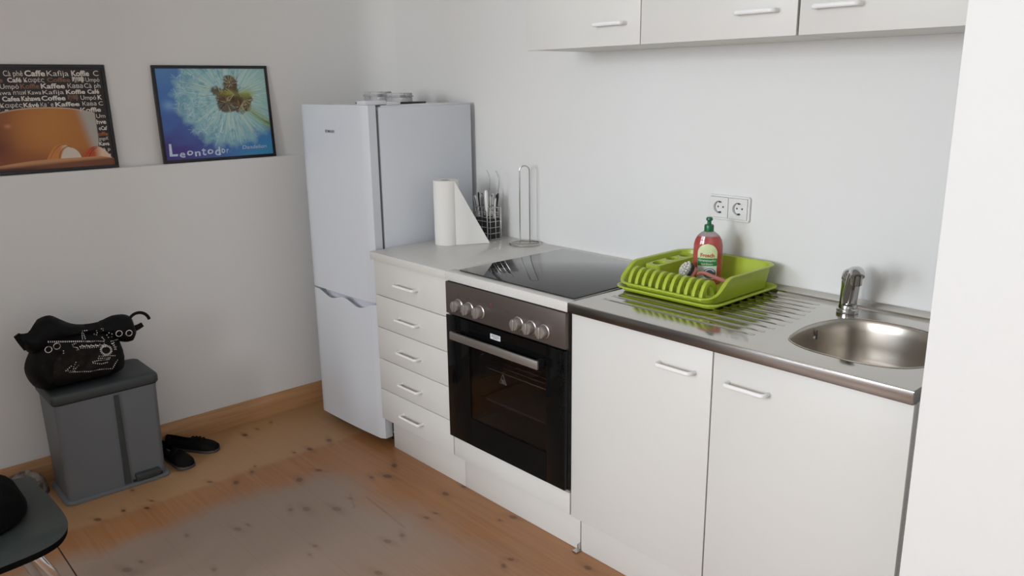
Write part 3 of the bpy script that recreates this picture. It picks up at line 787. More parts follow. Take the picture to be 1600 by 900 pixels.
def dish_rack():
    zb = .8675
    r = thing('dish_rack', 'lime green plastic dish drying rack on the steel drainer', 'dish rack', (.18, -.21, zb))
    t = B(); rack_basin(t, .002, .366, -.392, -.035, .04, zb, lambda y: zb+.016, .008, .012, .003)
    t.build('drip_tray', 'green', r, world=True)
    b = B(); z0 = zb+.0065
    def top(y): return zb+.030+.052*sstep(-.385, -.29, y)
    rack_basin(b, .010, .352, -.386, -.035, .045, z0, top, .010, .014, .003)
    body = b.build('basket', 'green', r, world=True)
    # plate fins along the front
    for i in range(11):
        x = .052+i*.0262; f = B(); w2 = .0056
        path = [(-.384, z0+.014), (-.377, z0+.036), (-.368, z0+.054), (-.356, z0+.065), (-.340, z0+.068), (-.322, z0+.062), (-.310, z0+.048), (-.304, z0+.026), (-.302, z0+.004)]
        inn = [(-.316, z0+.004), (-.318, z0+.024), (-.324, z0+.042), (-.334, z0+.053), (-.346, z0+.055), (-.356, z0+.047), (-.364, z0+.030), (-.370, z0+.010)]
        f.prism(path+inn, x-w2, x+w2, axis='x', bev=.0012, smooth=False)
        f.build('plate_fin', 'green', body, world=True)
    B().box(.040, .330, -.318, -.300, z0+.003, z0+.012, .002).build('fin_rail', 'green', body, world=True)
    # cutlery caddy along the left side with oval openings
    c = B()
    cxl, cxr = .030, .085; ys = [-.275, -.205, -.135, -.060]
    zt = z0+.062
    t2 = bmesh.new()
    ro = rrect(cxl, cxr, -.280, -.050, .012, 4)
    outer = [t2.verts.new((x, y, zt+.006*sin((y+.28)/.23*pi))) for x, y in ro]
    es = [t2.edges.new((outer[i], outer[(i+1) % len(outer)])) for i in range(len(outer))]
    for k in range(3):
        yc = (ys[k]+ys[k+1])/2
        q = [(.058+.019*cos(2*pi*j/16), yc+.026*sin(2*pi*j/16)) for j in range(16)]
        vv = [t2.verts.new((x, y, zt+.006*sin((y+.28)/.23*pi))) for x, y in q]
        es += [t2.edges.new((vv[j], vv[(j+1) % 16])) for j in range(16)]
        low = [t2.verts.new((v.co.x, v.co.y, z0+.006)) for v in vv]
        for j in range(16): t2.faces.new((vv[j], vv[(j+1) % 16], low[(j+1) % 16], low[j]))
    bmesh.ops.triangle_fill(t2, edges=es, use_beauty=True)
    lo = [t2.verts.new((v.co.x, v.co.y, z0+.004)) for v in outer]
    for i in range(len(outer)): t2.faces.new((outer[i], outer[(i+1) % len(outer)], lo[(i+1) % len(outer)], lo[i]))
    c._merge(t2, 0, False)
    c.build('cutlery_caddy', 'green', body, world=True)
dish_rack()
RZ = .8740+.0035     # inner floor of the rack

def soap_bottle():
    r = thing('dish_soap_bottle', 'red dish soap bottle with green cap standing in the dish rack', 'bottle', (.178, -.150, RZ), radians(31))
    # local -y is the labelled front
    e = (1.0, .58)
    prof = [(0, 0), (.040, 0), (.0445, .004), (.0455, .03), (.0455, .105), (.0445, .125), (.041, .140), (.034, .152)]
    B().lathe(prof+[(.034, .1525), (0, .1525)], (0, 0, 0), 48, ell=e).build('bottle_body', 'soap', r)
    B().lathe([(.0345, .1515), (.026, .160), (.017, .166), (.013, .168), (.013, .172), (0, .172)], (0, 0, 0), 48, ell=(1, .66)).build('bottle_neck', 'clear', r)
    B().lathe([(0, .166), (.0145, .166), (.0150, .168), (.0150, .183), (.0135, .187), (.0068, .189), (.0062, .196), (.0068, .199), (.0100, .201), (.0105, .205), (.0085, .210), (0, .212)], (0, 0, 0), 32).build('cap', 'capgreen', r)
    def F(x, z, o=.0006):
        a = .0455; c = .0455*.58; xx = max(-.044, min(.044, x))
        if z > .115: k = 1-.28*((z-.115)/.037)**2; a *= k; c *= k; 
        return (xx, -c*sqrt(max(0, 1-(xx/a)**2))-o, z)
    def patch(poly, o):
        b = B(); x0_, x1_ = min(p[0] for p in poly), max(p[0] for p in poly); z0_, z1_ = min(p[1] for p in poly), max(p[1] for p in poly)
        return b
    def arch(name, x0_, x1_, z0_, z1_, rnd, m, o, bot=0.0):
        def fn(u, v):
            z = z0_+(z1_-z0_)*v; hw = (x1_-x0_)/2; cx = (x0_+x1_)/2
            k = 1.0
            if z > z1_-rnd: k = sqrt(max(0, 1-((z-(z1_-rnd))/rnd)**2))
            if bot and z < z0_+bot: k = sqrt(max(0, 1-((z0_+bot-z)/bot)**2))
            return F(cx+hw*k*(2*u-1), z, o)
        return B().grid(fn, 14, 24).build(name, m, r)
    lb = arch('label', -.030, .030, .018, .130, .030, 'labelpale', .0007)
    def sub(nm, b, m):
        o = b.build(nm, m, lb)
        return o
    b = B(); b.grid(lambda u, v: F(-.0295+.059*u, .018+.040*v, .0011), 12, 6); sub('label_field', b, 'labelwhite')
    b = B(); b.grid(lambda u, v: F(-.0295+.059*u, .060+.024*v, .0012), 12, 4); sub('label_band', b, 'labelgreen')
    b = B(); put_text(b, 'Frosch', -.021, .021, .088, .012, lambda x, z: F(x, z, .0016), bold=.025); sub('brand_lettering', b, 'inkred')
    b = B(); put_text(b, 'Granatapfel', -.026, .026, .074, .0068, lambda x, z: F(x, z, .0018), bold=.01)
    put_text(b, 'Spül-Balsam', -.018, .018, .0635, .0050, lambda x, z: F(x, z, .0018), bold=.01); sub('label_lettering', b, 'inkwhite')
    b = B(); b.grid(lambda u, v: F(.009+.019*v*cos(2*pi*u), .036+.017*v*sin(2*pi*u), .0016), 24, 3, closeu=True, mi=0)
    b.grid(lambda u, v: F(.009+(.012+.003*v)*cos(pi*u*.9+.3), .038+(.010+.003*v)*sin(pi*u*.9+.3), .0020), 16, 1, mi=1)
    b.grid(lambda u, v: F(.012+.010*v*cos(2*pi*u), .029+.008*v*sin(2*pi*u), .0022), 18, 2, closeu=True, mi=2)
    o = b.build('label_picture', ['inkgrey', 'inkblue', 'labelgreen'], lb)
soap_bottle()

def dish_brush():
    r = thing('dish_brush', 'round dish brush with white bristles and pink handle leaning in the rack', 'brush', (.165, -.235, RZ))
    # head centre and the direction its bristles face
    hc = Vector((.003, .006, .046)); ax = Vector((-.62, -.62, .48)).normalized()
    q = ax.to_track_quat('Z', 'Y').to_matrix().to_4x4()
    B().lathe([(0, -.006), (.020, -.006), (.023, -.002), (.023, .003), (0, .004)], hc-ax*.008, 28, M=q).build('brush_head', 'pink', r)
    wb = B(); db = B(); rr = random.Random(5)
    for ring, n, rad, lean in ((0, 1, 0, 0), (1, 7, .006, .25), (2, 12, .011, .5), (3, 17, .0155, .75)):
        for k in range(n):
            a = 2*pi*k/n+ring; p = Vector((rad*cos(a), rad*sin(a), 0)); tip = Vector((rad*1.75*cos(a), rad*1.75*sin(a), .036-.0030*ring*ring*.5))
            P0, P1 = hc+(q @ p), hc+(q @ tip)-ax*.003
            wb.tube([P0, (P0+P1)/2, P1], [.0018, .0023, .0030], 6)
    for k in range(30):
        a = 2*pi*k/30; p = Vector((.0205*cos(a), .0205*sin(a), -.002)); tip = Vector((.027*cos(a), .027*sin(a), .008))
        db.tube([hc+(q @ p), hc+(q @ tip)], [.0022, .0026], 5)
    wb.build('bristles', 'bristle', r); db.build('outer_bristles', 'darkbristle', r)
    h0 = hc-ax*.012
    pts = [h0+Vector((.0, .002, -.004)), h0+Vector((.018, .004, .004)), h0+Vector((.040, .000, .010)), h0+Vector((.075, -.010, .007)), h0+Vector((.115, -.022, .004)), h0+Vector((.150, -.032, .003))]
    B().tube(pts, [.010, .0085, .0070, .0072, .0078, .0072], 12, flat=(1.0, .7)).build('handle', 'pink', r)
dish_brush()

# ================================================================== ITEMS ON THE LEFT WORKTOP
def kitchen_roll():
    c = Vector((-.990, -.285, .8642))
    r = thing('kitchen_roll', 'white kitchen paper roll with a loose sheet hanging to its right', 'kitchen roll', c)
    n = 40; Hh = .262
    B().lathe([(.020, 0), (.0505, 0), (.0515, .003), (.0515, Hh-.003), (.0505, Hh), (.020, Hh), (.020, 0)], (0, 0, 0), n).build('paper_roll', 'paper', r)
    B().lathe([(.0185, .001), (.0198, .001), (.0198, Hh-.001), (.0185, Hh-.001), (.0185, .001)], (0, 0, 0), n).build('cardboard_core', 'cardboard', r)
    # loose sheet: leaves the roll at its right flank and runs out along the wall side, cut diagonally
    L = .142
    st = Vector((.0515*cos(radians(4)), .0515*sin(radians(4)), 0))
    d = Vector((.497, .868, 0)).normalized()
    def fn(off):
        def g(u, v):
            s = L*u
            p = st+d*s+Vector((-.25*s*s, 0.10*s*s, 0))
            nrm = Vector((d.y, -d.x, 0))
            h = (Hh-.001)*(1-u)**1.0
            return p+nrm*(off+.002*sin(7*u))+Vector((0, 0, .0006+h*v))
        return g
    b = B().grid(fn(.0005), 24, 10); b.grid(fn(-.0003), 24, 10)
    b.build('loose_sheet', 'paper', r)
kitchen_roll()

def roll_holder():
    r = thing('paper_towel_holder', 'empty chrome wire kitchen roll holder standing near the wall', 'holder', (-.752, -.070, .8645))
    R = .062
    B().tube([(R*cos(2*pi*k/40), R*sin(2*pi*k/40), .003) for k in range(40)], .0028, 8, closed=True).build('base_ring', 'wire', r)
    w2 = .020; h = .318; d = Vector((cos(radians(47)), sin(radians(47)), 0))
    pts = [d*(-w2)+V(0, 0, .003)]+[d*(-w2)+V(0, 0, z) for z in (.1, .2, h-w2)]
    pts += [d*(-w2*cos(a))+V(0, 0, h-w2+w2*sin(a)) for a in np.linspace(.2, pi-.2, 9)]
    pts += [d*w2+V(0, 0, z) for z in (h-w2, .2, .1, .003)]
    B().tube(pts, .0026, 8).build('upright_loop', 'wire', r)
    B().tube([d*(-R)+V(0, 0, .003), d*R+V(0, 0, .003)], .0024, 8).build('cross_wire', 'wire', r)
roll_holder()

BX0, BX1, BY0, BY1 = -1.010, -.908, -.122, -.062
def cutlery_basket():
    z = .8645
    cx, cy = (BX0+BX1)/2, (BY0+BY1)/2
    r = thing('cutlery_basket', 'black and chrome wire cutlery basket against the wall by the fridge', 'basket', (cx, cy, z))
    hx, hy = (BX1-BX0)/2, (BY1-BY0)/2
    b = B()
    for i, zz in enumerate((.003, .028, .053, .078, .095, .116, .136)):
        b.tube([(x, y, zz) for x, y in rrect(-hx, hx, -hy, hy, .006, 3)], .0016 if i < 6 else .0022, 6, closed=True)
    for x, y in [(hx, -hy), (hx, hy), (-hx, -hy), (-hx, hy), (0, -hy), (0, hy), (hx, 0)]:
        b.tube([(x, y, .003), (x, y, .136)], .0016, 6)
    b.build('wire_frame', 'wire', r)
    l = B(); o = rrect(-hx+.003, hx-.003, -hy+.003, hy-.003, .005, 3); n = len(o)
    t = bmesh.new()
    A = [t.verts.new((x, y, .002)) for x, y in o]; C = [t.verts.new((x, y, .090)) for x, y in o]
    D = [t.verts.new((x*.97, y*.95, .090)) for x, y in o]; E = [t.verts.new((x*.97, y*.95, .004)) for x, y in o]
    t.faces.new(A[::-1]); t.faces.new(E)
    for i in range(n):
        j = (i+1) % n
        for P, Q in ((A, C), (C, D), (D, E)): t.faces.new((P[i], P[j], Q[j], Q[i]))
    l._merge(t, 0, False); l.build('liner', 'blackplastic', r)
    for x0, ph in ((-.028, 0), (.030, 0)):
        h = B()
        h.tube([(x0, hy, .130), (x0, hy, .180), (x0+.012, hy-.004, .205), (x0+.026, hy-.012, .228), (x0+.028, hy-.014, .255), (x0+.014, hy-.010, .276), (x0-.002, hy-.004, .284)], .0013, 6)
        h.build('hook', 'wire', r)
cutlery_basket()
def utensil(kind, x, y, tx, ty, L, matn, label, group=None, name='fork'):
    """handle end up; (tx, ty) is how far the top leans"""
    z0 = .8700
    top = Vector((tx, ty, L)); d = top.normalized()
    b = B()
    if kind == 'loop':
        b.tube([d*0+V(0, 0, 0), d*L*.5, d*L*.72, d*L*.9, d*L], [.0022, .0024, .0045, .0062, .0040], 8, flat=(1, .45))
    elif kind == 'flat':
        b.tube([V(0, 0, 0), d*L*.5, d*L*.8, d*L*.97, d*L], [.003, .0045, .0080, .0085, .0050], 8, flat=(1, .22))
    else:
        b.tube([V(0, 0, 0), d*L*.55, d*L*.6, d*L*.8, d*L*.96, d*L], [.0025, .0028, .0070, .0085, .0080, .0035], 12, flat=(1, .8))
    o = b.build(name, matn, loc=(x, y, z0)); tag(o, label, 'cutlery', group); return o
ut = [(-.992, -.108, -.030, .002), (-.985, -.085, -.024, .006), (-.972, -.110, -.018, -.004), (-.962, -.080, .012, .008), (-.940, -.075, .018, .004), (-.928, -.085, .022, .008)]
for i, (x, y, tx, ty) in enumerate(ut):
    utensil('loop', x, y, tx, ty, .175+.008*(i % 3), 'blackplastic', 'black handled piece of cutlery standing in the wire basket', 'black handled cutlery in the wire basket', 'fork' if i % 2 else 'spoon')
ut = [(-.980, -.112, -.034, -.002), (-.962, -.112, -.010, -.004), (-.950, -.106, -.004, .002), (-.934, -.108, .010, .006), (-.950, -.085, .004, .012)]
for i, (x, y, tx, ty) in enumerate(ut):
    utensil('flat', x, y, tx, ty, .178+.006*(i % 3), 'silver', 'flat steel handled piece of cutlery standing in the wire basket', 'steel handled cutlery in the wire basket', 'knife' if i % 2 else 'fork')
utensil('thick', -.928, -.118, .002, -.008, .205, 'handle', 'thick pale handled peeler, tallest in the cutlery basket', None, 'peeler')
utensil('flat', -.932, -.092, .020, .010, .170, 'handle', 'grey handled knife leaning right in the cutlery basket', None, 'knife')

# ================================================================== PICTURES
def raster_mesh(b_name, img, w_, h_, parent, x=.003):
    """a flat printed sheet: img[row from bottom, column] in linear colour"""
    ny, nx = img.shape[:2]
    Yg, Zg = np.meshgrid(np.linspace(0, w_, nx), np.linspace(0, h_, ny))
    co = np.stack([np.full_like(Yg, x), Yg, Zg], -1).reshape(-1, 3)
    idx = np.arange(nx*ny).reshape(ny, nx)
    q = np.stack([idx[:-1, :-1], idx[:-1, 1:], idx[1:, 1:], idx[1:, :-1]], -1).reshape(-1, 4)
    me = bpy.data.meshes.new(b_name); me.from_pydata(co.tolist(), [], q.tolist()); me.update()
    at = me.color_attributes.new('Col', 'FLOAT_COLOR', 'POINT')
    c = np.ones((nx*ny, 4), np.float32); c[:, :3] = np.clip(img.reshape(-1, 3), 0, 1); at.data.foreach_set('color', c.reshape(-1))
    me.materials.append(M['print'])
    o = bpy.data.objects.new(b_name, me); COL.objects.link(o); o.parent = parent; return o
def lin(r, g, b_): return np.array([((v/255)/12.92 if v/255 <= .04045 else ((v/255+.055)/1.055)**2.4) for v in (r, g, b_)])
def picture(y0, w_, h_, label, lean):
    r = thing('framed_picture', label, 'picture', (XL-.021, y0, 1.1998)); r.rotation_euler = (0, radians(lean), 0)
    t = .0125; b = B()
    b.box(-.012, .006, 0, w_, 0, t, .001).box(-.012, .006, 0, w_, h_-t, h_, .001).box(-.012, .006, 0, t, t, h_-t, .001).box(-.012, .006, w_-t, w_, t, h_-t, .001)
    b.build('frame', 'frame', r)
    B().box(-.010, .0, t, w_-t, t, h_-t).build('backing', 'cardboard', r)
    return r
def noise2(ny, nx, sc, seed):
    rg = np.random.default_rng(seed); out = np.zeros((ny, nx)); amp = 1
    for o in range(4):
        g = rg.random((int(sc*2**o)+3, int(sc*2**o)+3))
        yy = np.linspace(0, g.shape[0]-2.001, ny); xx = np.linspace(0, g.shape[1]-2.001, nx)
        yi = yy.astype(int); xi = xx.astype(int); fy = (yy-yi)[:, None]; fx = (xx-xi)[None]
        fy = fy*fy*(3-2*fy); fx = fx*fx*(3-2*fx)
        v = g[yi][:, xi]*(1-fy)*(1-fx)+g[yi+1][:, xi]*fy*(1-fx)+g[yi][:, xi+1]*(1-fy)*fx+g[yi+1][:, xi+1]*fy*fx
        out += amp*(v-.5); amp *= .5
    return out
def stroke(img, p, q, wd, col, a, U, Vv):
    dx, dy = q[0]-p[0], q[1]-p[1]; L2 = dx*dx+dy*dy+1e-12
    m = 3*wd; i0 = np.searchsorted(Vv[:, 0], min(p[1], q[1])-m); i1 = np.searchsorted(Vv[:, 0], max(p[1], q[1])+m)
    j0 = np.searchsorted(U[0], min(p[0], q[0])-m); j1 = np.searchsorted(U[0], max(p[0], q[0])+m)
    if i1 <= i0 or j1 <= j0: return
    u = U[i0:i1, j0:j1]; v = Vv[i0:i1, j0:j1]
    t = np.clip(((u-p[0])*dx+(v-p[1])*dy)/L2, 0, 1); d = np.hypot(u-p[0]-t*dx, v-p[1]-t*dy)
    k = (np.clip(1-d/wd, 0, 1)*a)[..., None]; img[i0:i1, j0:j1] = img[i0:i1, j0:j1]*(1-k)+col*k
def blend(img, mask, col): 
    k = np.clip(mask, 0, 1)[..., None]; img[:] = img*(1-k)+col*k

def dandelion_picture():
    w_, h_ = .492, .392
    r = picture(-1.103, w_, h_, 'black framed dandelion print in blue, right picture on the ledge', -3.6)
    t = .0125; nx, ny = 320, 256
    U, Vv = np.meshgrid(np.linspace(0, 1, nx), np.linspace(0, 1, ny)); asp = w_/h_
    n1 = noise2(ny, nx, 5, 1); n2 = noise2(ny, nx, 22, 2)
    img = np.zeros((ny, nx, 3)); img[:] = lin(70, 120, 190)
    blend(img, np.clip((.55-Vv)*2.6+n1*.5, 0, 1)*np.clip(1.3-U*1.9, 0, 1), lin(72, 58, 138))
    blend(img, np.clip((Vv-.75)*2, 0, .5)*np.clip(1-U*2, 0, 1), lin(110, 160, 205))
    blend(img, np.exp(-((U-.08)/.05)**2-((Vv-.60)/.05)**2)*.6, lin(150, 190, 225))
    blend(img, np.clip((U-.7)*2.5, 0, 1)*np.clip((.45-Vv)*3, 0, 1), lin(70, 150, 205))
    blend(img, np.clip((U-.45)*2, 0, 1)*np.clip((.18-Vv)*5, 0, .8), lin(60, 150, 190))
    cx, cy = .60, .66
    d = np.hypot((U-cx)*asp, Vv-cy); ang = np.arctan2(Vv-cy, (U-cx)*asp)
    R = .56+.10*n1+.05*n2+.02*np.sin(ang*23)+.12*np.clip(np.cos(ang-.6), 0, 1)
    blend(img, np.clip((R+.03-d)/.10, 0, 1)*.95, lin(150, 198, 205))
    blend(img, np.clip((R-.10-d)/.16, 0, 1)*.6, lin(165, 210, 208))
    blend(img, np.clip(n2*1.6+n1*.7-.05, 0, .55)*np.clip((R-d)/.1, 0, 1)*np.clip((.9-U)*3, 0, 1), lin(92, 150, 180))
    blend(img, np.clip((U-.75)*2.2, 0, .6)*np.clip((Vv-.3)*3, 0, 1), lin(166, 205, 190))
    # stem, lower right
    stroke(img, (.74, .62), (1.0, .34), .075, lin(150, 180, 90), .8, U, Vv); stroke(img, (.76, .56), (.99, .36), .02, lin(80, 110, 40), .8, U, Vv)
    rg = random.Random(7)
    # filaments
    for k in range(230):
        a = rg.uniform(0, 2*pi); q0 = rg.uniform(.14, .26); q1 = q0+rg.uniform(.10, .36)
        c = (cx+.03, cy+.02); a2 = a+rg.uniform(-.15, .15)
        stroke(img, (c[0]+q0*cos(a)/asp, c[1]+q0*sin(a)), (c[0]+q1*cos(a2)/asp, c[1]+q1*sin(a2)), .005, lin(*rg.choice([(205, 228, 228), (215, 235, 225), (120, 175, 190), (225, 230, 200)])), .55, U, Vv)
    for k in range(60):
        px, py = rg.uniform(.15, .65), rg.uniform(.2, .95)
        if math.hypot((px-cx)*asp, py-cy) > .6 or math.hypot((px-cx)*asp, py-cy) < .22: continue
        for j in range(9):
            a = rg.uniform(0, 2*pi); q = rg.uniform(.03, .07)
            stroke(img, (px, py), (px+q*cos(a)/asp, py+q*sin(a)), .004, lin(*rg.choice([(210, 232, 235), (100, 150, 185), (190, 220, 225)])), .5, U, Vv)
    # clumps of seeds
    for px, py, rr_ in ((.655, .83, .105), (.55, .71, .10), (.60, .62, .125), (.68, .71, .11), (.775, .64, .115), (.73, .57, .08)):
        dd = np.hypot((U-px)*asp, Vv-py)
        blend(img, np.clip((rr_+n2*.06-dd)/.03, 0, 1)*.9, lin(84, 62, 40))
        for k in range(26):
            a = rg.uniform(0, 2*pi); q = rr_*rg.uniform(.4, 1.15); s = rg.uniform(0, .5)*rr_
            stroke(img, (px+s*cos(a)/asp, py+s*sin(a)), (px+q*cos(a)/asp, py+q*sin(a)), .006, lin(*rg.choice([(200, 190, 130), (150, 120, 80), (45, 30, 22), (210, 205, 170), (120, 95, 60)])), .8, U, Vv)
    blend(img, np.exp(-((U-.80)/.07)**2-((Vv-.72)/.05)**2)*.75, lin(160, 176, 60)); blend(img, np.exp(-((U-.62)/.07)**2-((Vv-.72)/.03)**2)*.6, lin(165, 168, 62))
    iw, ih = w_-2*t, h_-2*t
    o = raster_mesh('print', img, iw, ih, r, .0025); o.location = (0, t, t)
    b = B(); f = lambda x, z: (.0012, x*iw, z*ih)
    xs = [.03, .105, .165, .225, .285, .335, .40, .465, .50, .57]; word = 'Leontodo'
    xs = [(.03, .10), (.115, .165), (.180, .235), (.250, .300), (.315, .355), (.365, .420), (.435, .485), (.495, .530)]
    for ch, (a, c) in zip(word, xs):
        put_text(b, ch, a*iw, c*iw, (.035+.010*sin(a*40))*ih, (.150 if ch == 'L' else .085 if ch in 'eono' else .105)*ih*(.9), lambda x, z: (.0034, x+.0012*sin(z*300), z), bold=.02, jitter=.0006)
    put_text(b, 'r', .545*iw, .565*iw, .04*ih, .07*ih, lambda x, z: (.0034, x, z), mi=1)
    put_text(b, 'Dandelion', .70*iw, .94*iw, .075*ih, .042*ih, lambda x, z: (.0034, x, z), mi=1, shear=.15)
    b.build('lettering', ['inkblue', 'inkblue'], o)
    o.location.x = 0
dandelion_picture()

def coffee_picture():
    w_, h_ = .50, .392
    r = picture(-1.778, w_, h_, 'black framed coffee cup print with coffee words, left picture on the ledge', -3.6)
    t = .0125; nx, ny = 360, 280
    U, Vv = np.meshgrid(np.linspace(0, 1, nx), np.linspace(0, 1, ny))
    n1 = noise2(ny, nx, 4, 5)
    img = np.zeros((ny, nx, 3)); img[:] = lin(30, 19, 17)
    blend(img, np.clip(.25+n1*.6, 0, .6), lin(44, 27, 22))
    # cup: left edge ~.12, right .91
    rim = .60+.018*np.clip(1-((U-.53)/.35)**2, -9, 1)*1.2
    rim = .618-.085*np.abs((U-.53)/.40)**2.4
    cup = (np.clip((rim-Vv)/.006, 0, 1))*np.clip((.905-.03*(Vv < .5)*(.5-Vv)*0-U-np.clip(.30-Vv, 0, 1)**2*1.1)/.006, 0, 1)*np.clip((U-.14)/.006, 0, 1)*np.clip((Vv-.05)/.006, 0, 1)
    side = np.clip((U-.74-(.56-Vv)*.16)/.10, 0, 1)
    c = lin(126, 62, 22)[None, None]*np.ones((ny, nx, 1))
    tt = np.clip((U-.28)/.30, 0, 1)[..., None]; c = c*(1-tt)+lin(176, 112, 46)*tt
    tt = (np.exp(-((U-.50)/.24)**2-((Vv-.42)/.30)**2)*.8)[..., None]; c = c*(1-tt)+lin(196, 128, 52)*tt
    tt = (np.clip((.30-U)/.10, 0, 1)*np.clip((.5-Vv)*4, 0, 1)*.8)[..., None]; c = c*(1-tt)+lin(104, 40, 14)*tt
    tt = (np.clip((.22-Vv)/.15, 0, 1)*.75)[..., None]; c = c*(1-tt)+lin(140, 72, 26)*tt
    tt = (side*side*(3-2*side))[..., None]; c = c*(1-tt)+lin(176, 172, 165)*tt
    k = np.clip(cup, 0, 1)[..., None]; img = img*(1-k)+c*k
    blend(img, np.clip(1-np.abs(rim-.008-Vv)/.007, 0, 1)*(U > .2)*(U < .9), lin(210, 192, 170))
    blend(img, np.exp(-((U-.275)/.022)**2-((Vv-.44)/.018)**2)*.8, lin(205, 140, 90))
    # biscuits
    def biscuit(cx, w2, top, inner, dark):
        x = (U-cx)/w2; m = np.clip((top*(1-np.abs(x)**2.2)+.075-Vv)/.006, 0, 1)*(np.abs(x) < 1)
        blend(img, m, inner[0][None, None]*np.ones((1, 1, 1)))
        blend(img, m*np.clip((x+.1)/.5, 0, 1), inner[1])
        blend(img, m*np.clip(1-np.abs(top*(1-np.abs((U-cx-.02)/(w2*.98))**2.2)+.068-Vv)/.005, 0, 1), dark)
    biscuit(.62, .125, .165, (lin(205, 128, 60), lin(222, 208, 184)), lin(70, 28, 12))
    d = np.abs(np.hypot((U-.675)/.085, (Vv-.06)/.155)-1); blend(img, np.clip(1-d/.05, 0, 1)*(U < .68)*(Vv > .08)*.9, lin(60, 26, 12))
    blend(img, np.clip((1-np.hypot((U-.68)/.08, (Vv-.055)/.15))/.05, 0, 1)*(Vv > .08), lin(214, 202, 186))
    biscuit(.865, .118, .13, (lin(188, 84, 38), lin(226, 196, 168)), lin(76, 26, 12))
    blend(img, np.exp(-((U-.82)/.03)**2-((Vv-.13)/.03)**2)*.8, lin(190, 60, 20))
    d = np.abs(np.hypot((U-.89)/.085, (Vv-.04)/.145)-1); blend(img, np.clip(1-d/.05, 0, 1)*(U < .88)*(Vv > .08)*.9, lin(80, 30, 14))
    # saucer
    pl = np.clip((.100-.22*np.clip(.58-U, 0, 1)**2*1.1-np.clip(U-.90, 0, 1)*.3-Vv)/.006, 0, 1)*np.clip((U-.10)/.02, 0, 1)
    blend(img, pl, lin(196, 142, 96)); blend(img, pl*np.clip((.075-Vv-(.6-U)*.05)/.03, 0, 1), lin(120, 66, 40)); blend(img, pl*np.clip((.035-Vv)/.02, 0, 1)*np.clip((.55-U)*4, 0, 1), lin(60, 24, 16))
    iw, ih = w_-2*t, h_-2*t
    o = raster_mesh('print', img, iw, ih, r, .0020); o.location = (.0, t, t)
    b = B(); f = lambda x, z: (.0012, x*iw, z*ih)
    # words of the poster, row by row: (u0, u1, text, bold, ink)
    W, O, D = 0, 1, 2
    rows = [(.921, .062, [(.02, .14, 'Kaffee', 1, W), (.16, .28, 'Kawa', 0, W), (.305, .435, 'Cà phê', 0, W), (.447, .588, 'Caffe', 1, W), (.60, .755, 'Kafija', 0, W), (.775, .905, 'Koffie', 1, W), (.935, .975, 'C', 0, W)]),
            (.862, .050, [(.05, .20, 'Coffee', 1, D), (.22, .295, 'ffe', 1, D), (.325, .420, 'Café', 1, W), (.435, .575, 'Καφές', 0, W), (.595, .760, 'Coffee', 1, D), (.775, .862, '咖啡', 1, W), (.872, .975, 'Umpó', 0, W)]),
            (.800, .054, [(.02, .24, 'Kahve', 1, W), (.27, .395, 'Umpó', 0, W), (.405, .535, 'Koffie', 1, D), (.545, .715, 'Kaffee', 1, W), (.735, .845, 'Кава', 0, W), (.855, .975, 'Cà ph', 0, W)]),
            (.742, .048, [(.03, .22, 'Coffee', 1, W), (.25, .335, 'awa', 0, W), (.350, .438, 'กาแฟ', 0, W), (.450, .540, 'Kawa', 0, W), (.550, .700, 'Kafija', 0, W), (.715, .855, 'Koffie', 1, W), (.872, .960, 'Café', 1, W)]),
            (.681, .052, [(.04, .24, 'Koffie', 1, W), (.27, .388, 'Cafea', 1, W), (.398, .528, 'Kahawa', 1, W), (.535, .705, 'Coffee', 1, W), (.722, .800, '咖啡', 1, D), (.815, .930, 'Umpó', 0, W), (.942, .975, 'K', 1, W)]),
            (.620, .048, [(.03, .22, 'Kafija', 0, W), (.25, .398, 'Καφές', 0, W), (.405, .510, 'Kávé', 1, W), (.522, .612, 'Кафе', 0, W), (.625, .800, 'Kaffee', 1, W), (.822, .925, 'Кава', 0, W), (.942, .975, 'C', 0, W)]),
            (.556, .052, [(.03, .20, 'Umpó', 0, W), (.22, .325, 'Koffie', 1, W), (.80, .952, 'Koffie', 1, W)])]
    right = [(.492, .048, .910, 'Um', 0, W), (.430, .052, .905, 'hve', 1, W), (.366, .046, .915, 'oCaf', 1, W), (.308, .044, .900, 'offe', 1, O), (.262, .040, .905, 'gogoK', 0, W), (.206, .044, .900, 'Kava', 1, W), (.150, .040, .925, 'à p', 0, W), (.090, .044, .955, 'w', 1, W)]
    inside_cup = lambda x: (.618-.085*abs((x-.53)/.40)**2.4)
    for v, cap, ws in rows:
        for a, c, s, bo, ink in ws:
            if v < .60:
                pass
            b1 = B(); put_text(b1, s, a*iw, c*iw, v*ih, cap*ih*.86, lambda x, z: (.0034, x, z), mi=ink, bold=.028 if bo else 0.0)
            # drop what the cup covers
            kill = [fc for fc in b1.bm.faces if (lambda m: m.z/ih < inside_cup(m.y/iw) and .14 < m.y/iw < .90)(fc.calc_center_median()) or fc.calc_center_median().y > iw]
            bmesh.ops.delete(b1.bm, geom=kill, context='FACES')
            b._merge(b1.bm, ink, False)
    for v, cap, a, s, bo, ink in right:
        put_text(b, s, a*iw, .978*iw, v*ih, cap*ih*.86, lambda x, z: (.0034, x, z), mi=ink, bold=.024 if bo else 0.0)
    for v, s in ((.20, 'Ca'), (.145, 'Ko'), (.06, 'Kah')):
        put_text(b, s, .03*iw, .12*iw, v*ih, .04*ih, lambda x, z: (.0034, x, z), bold=.02)
    b.build('lettering', ['inkwhite', 'inkorange', 'inkbrown'], o)
coffee_picture()

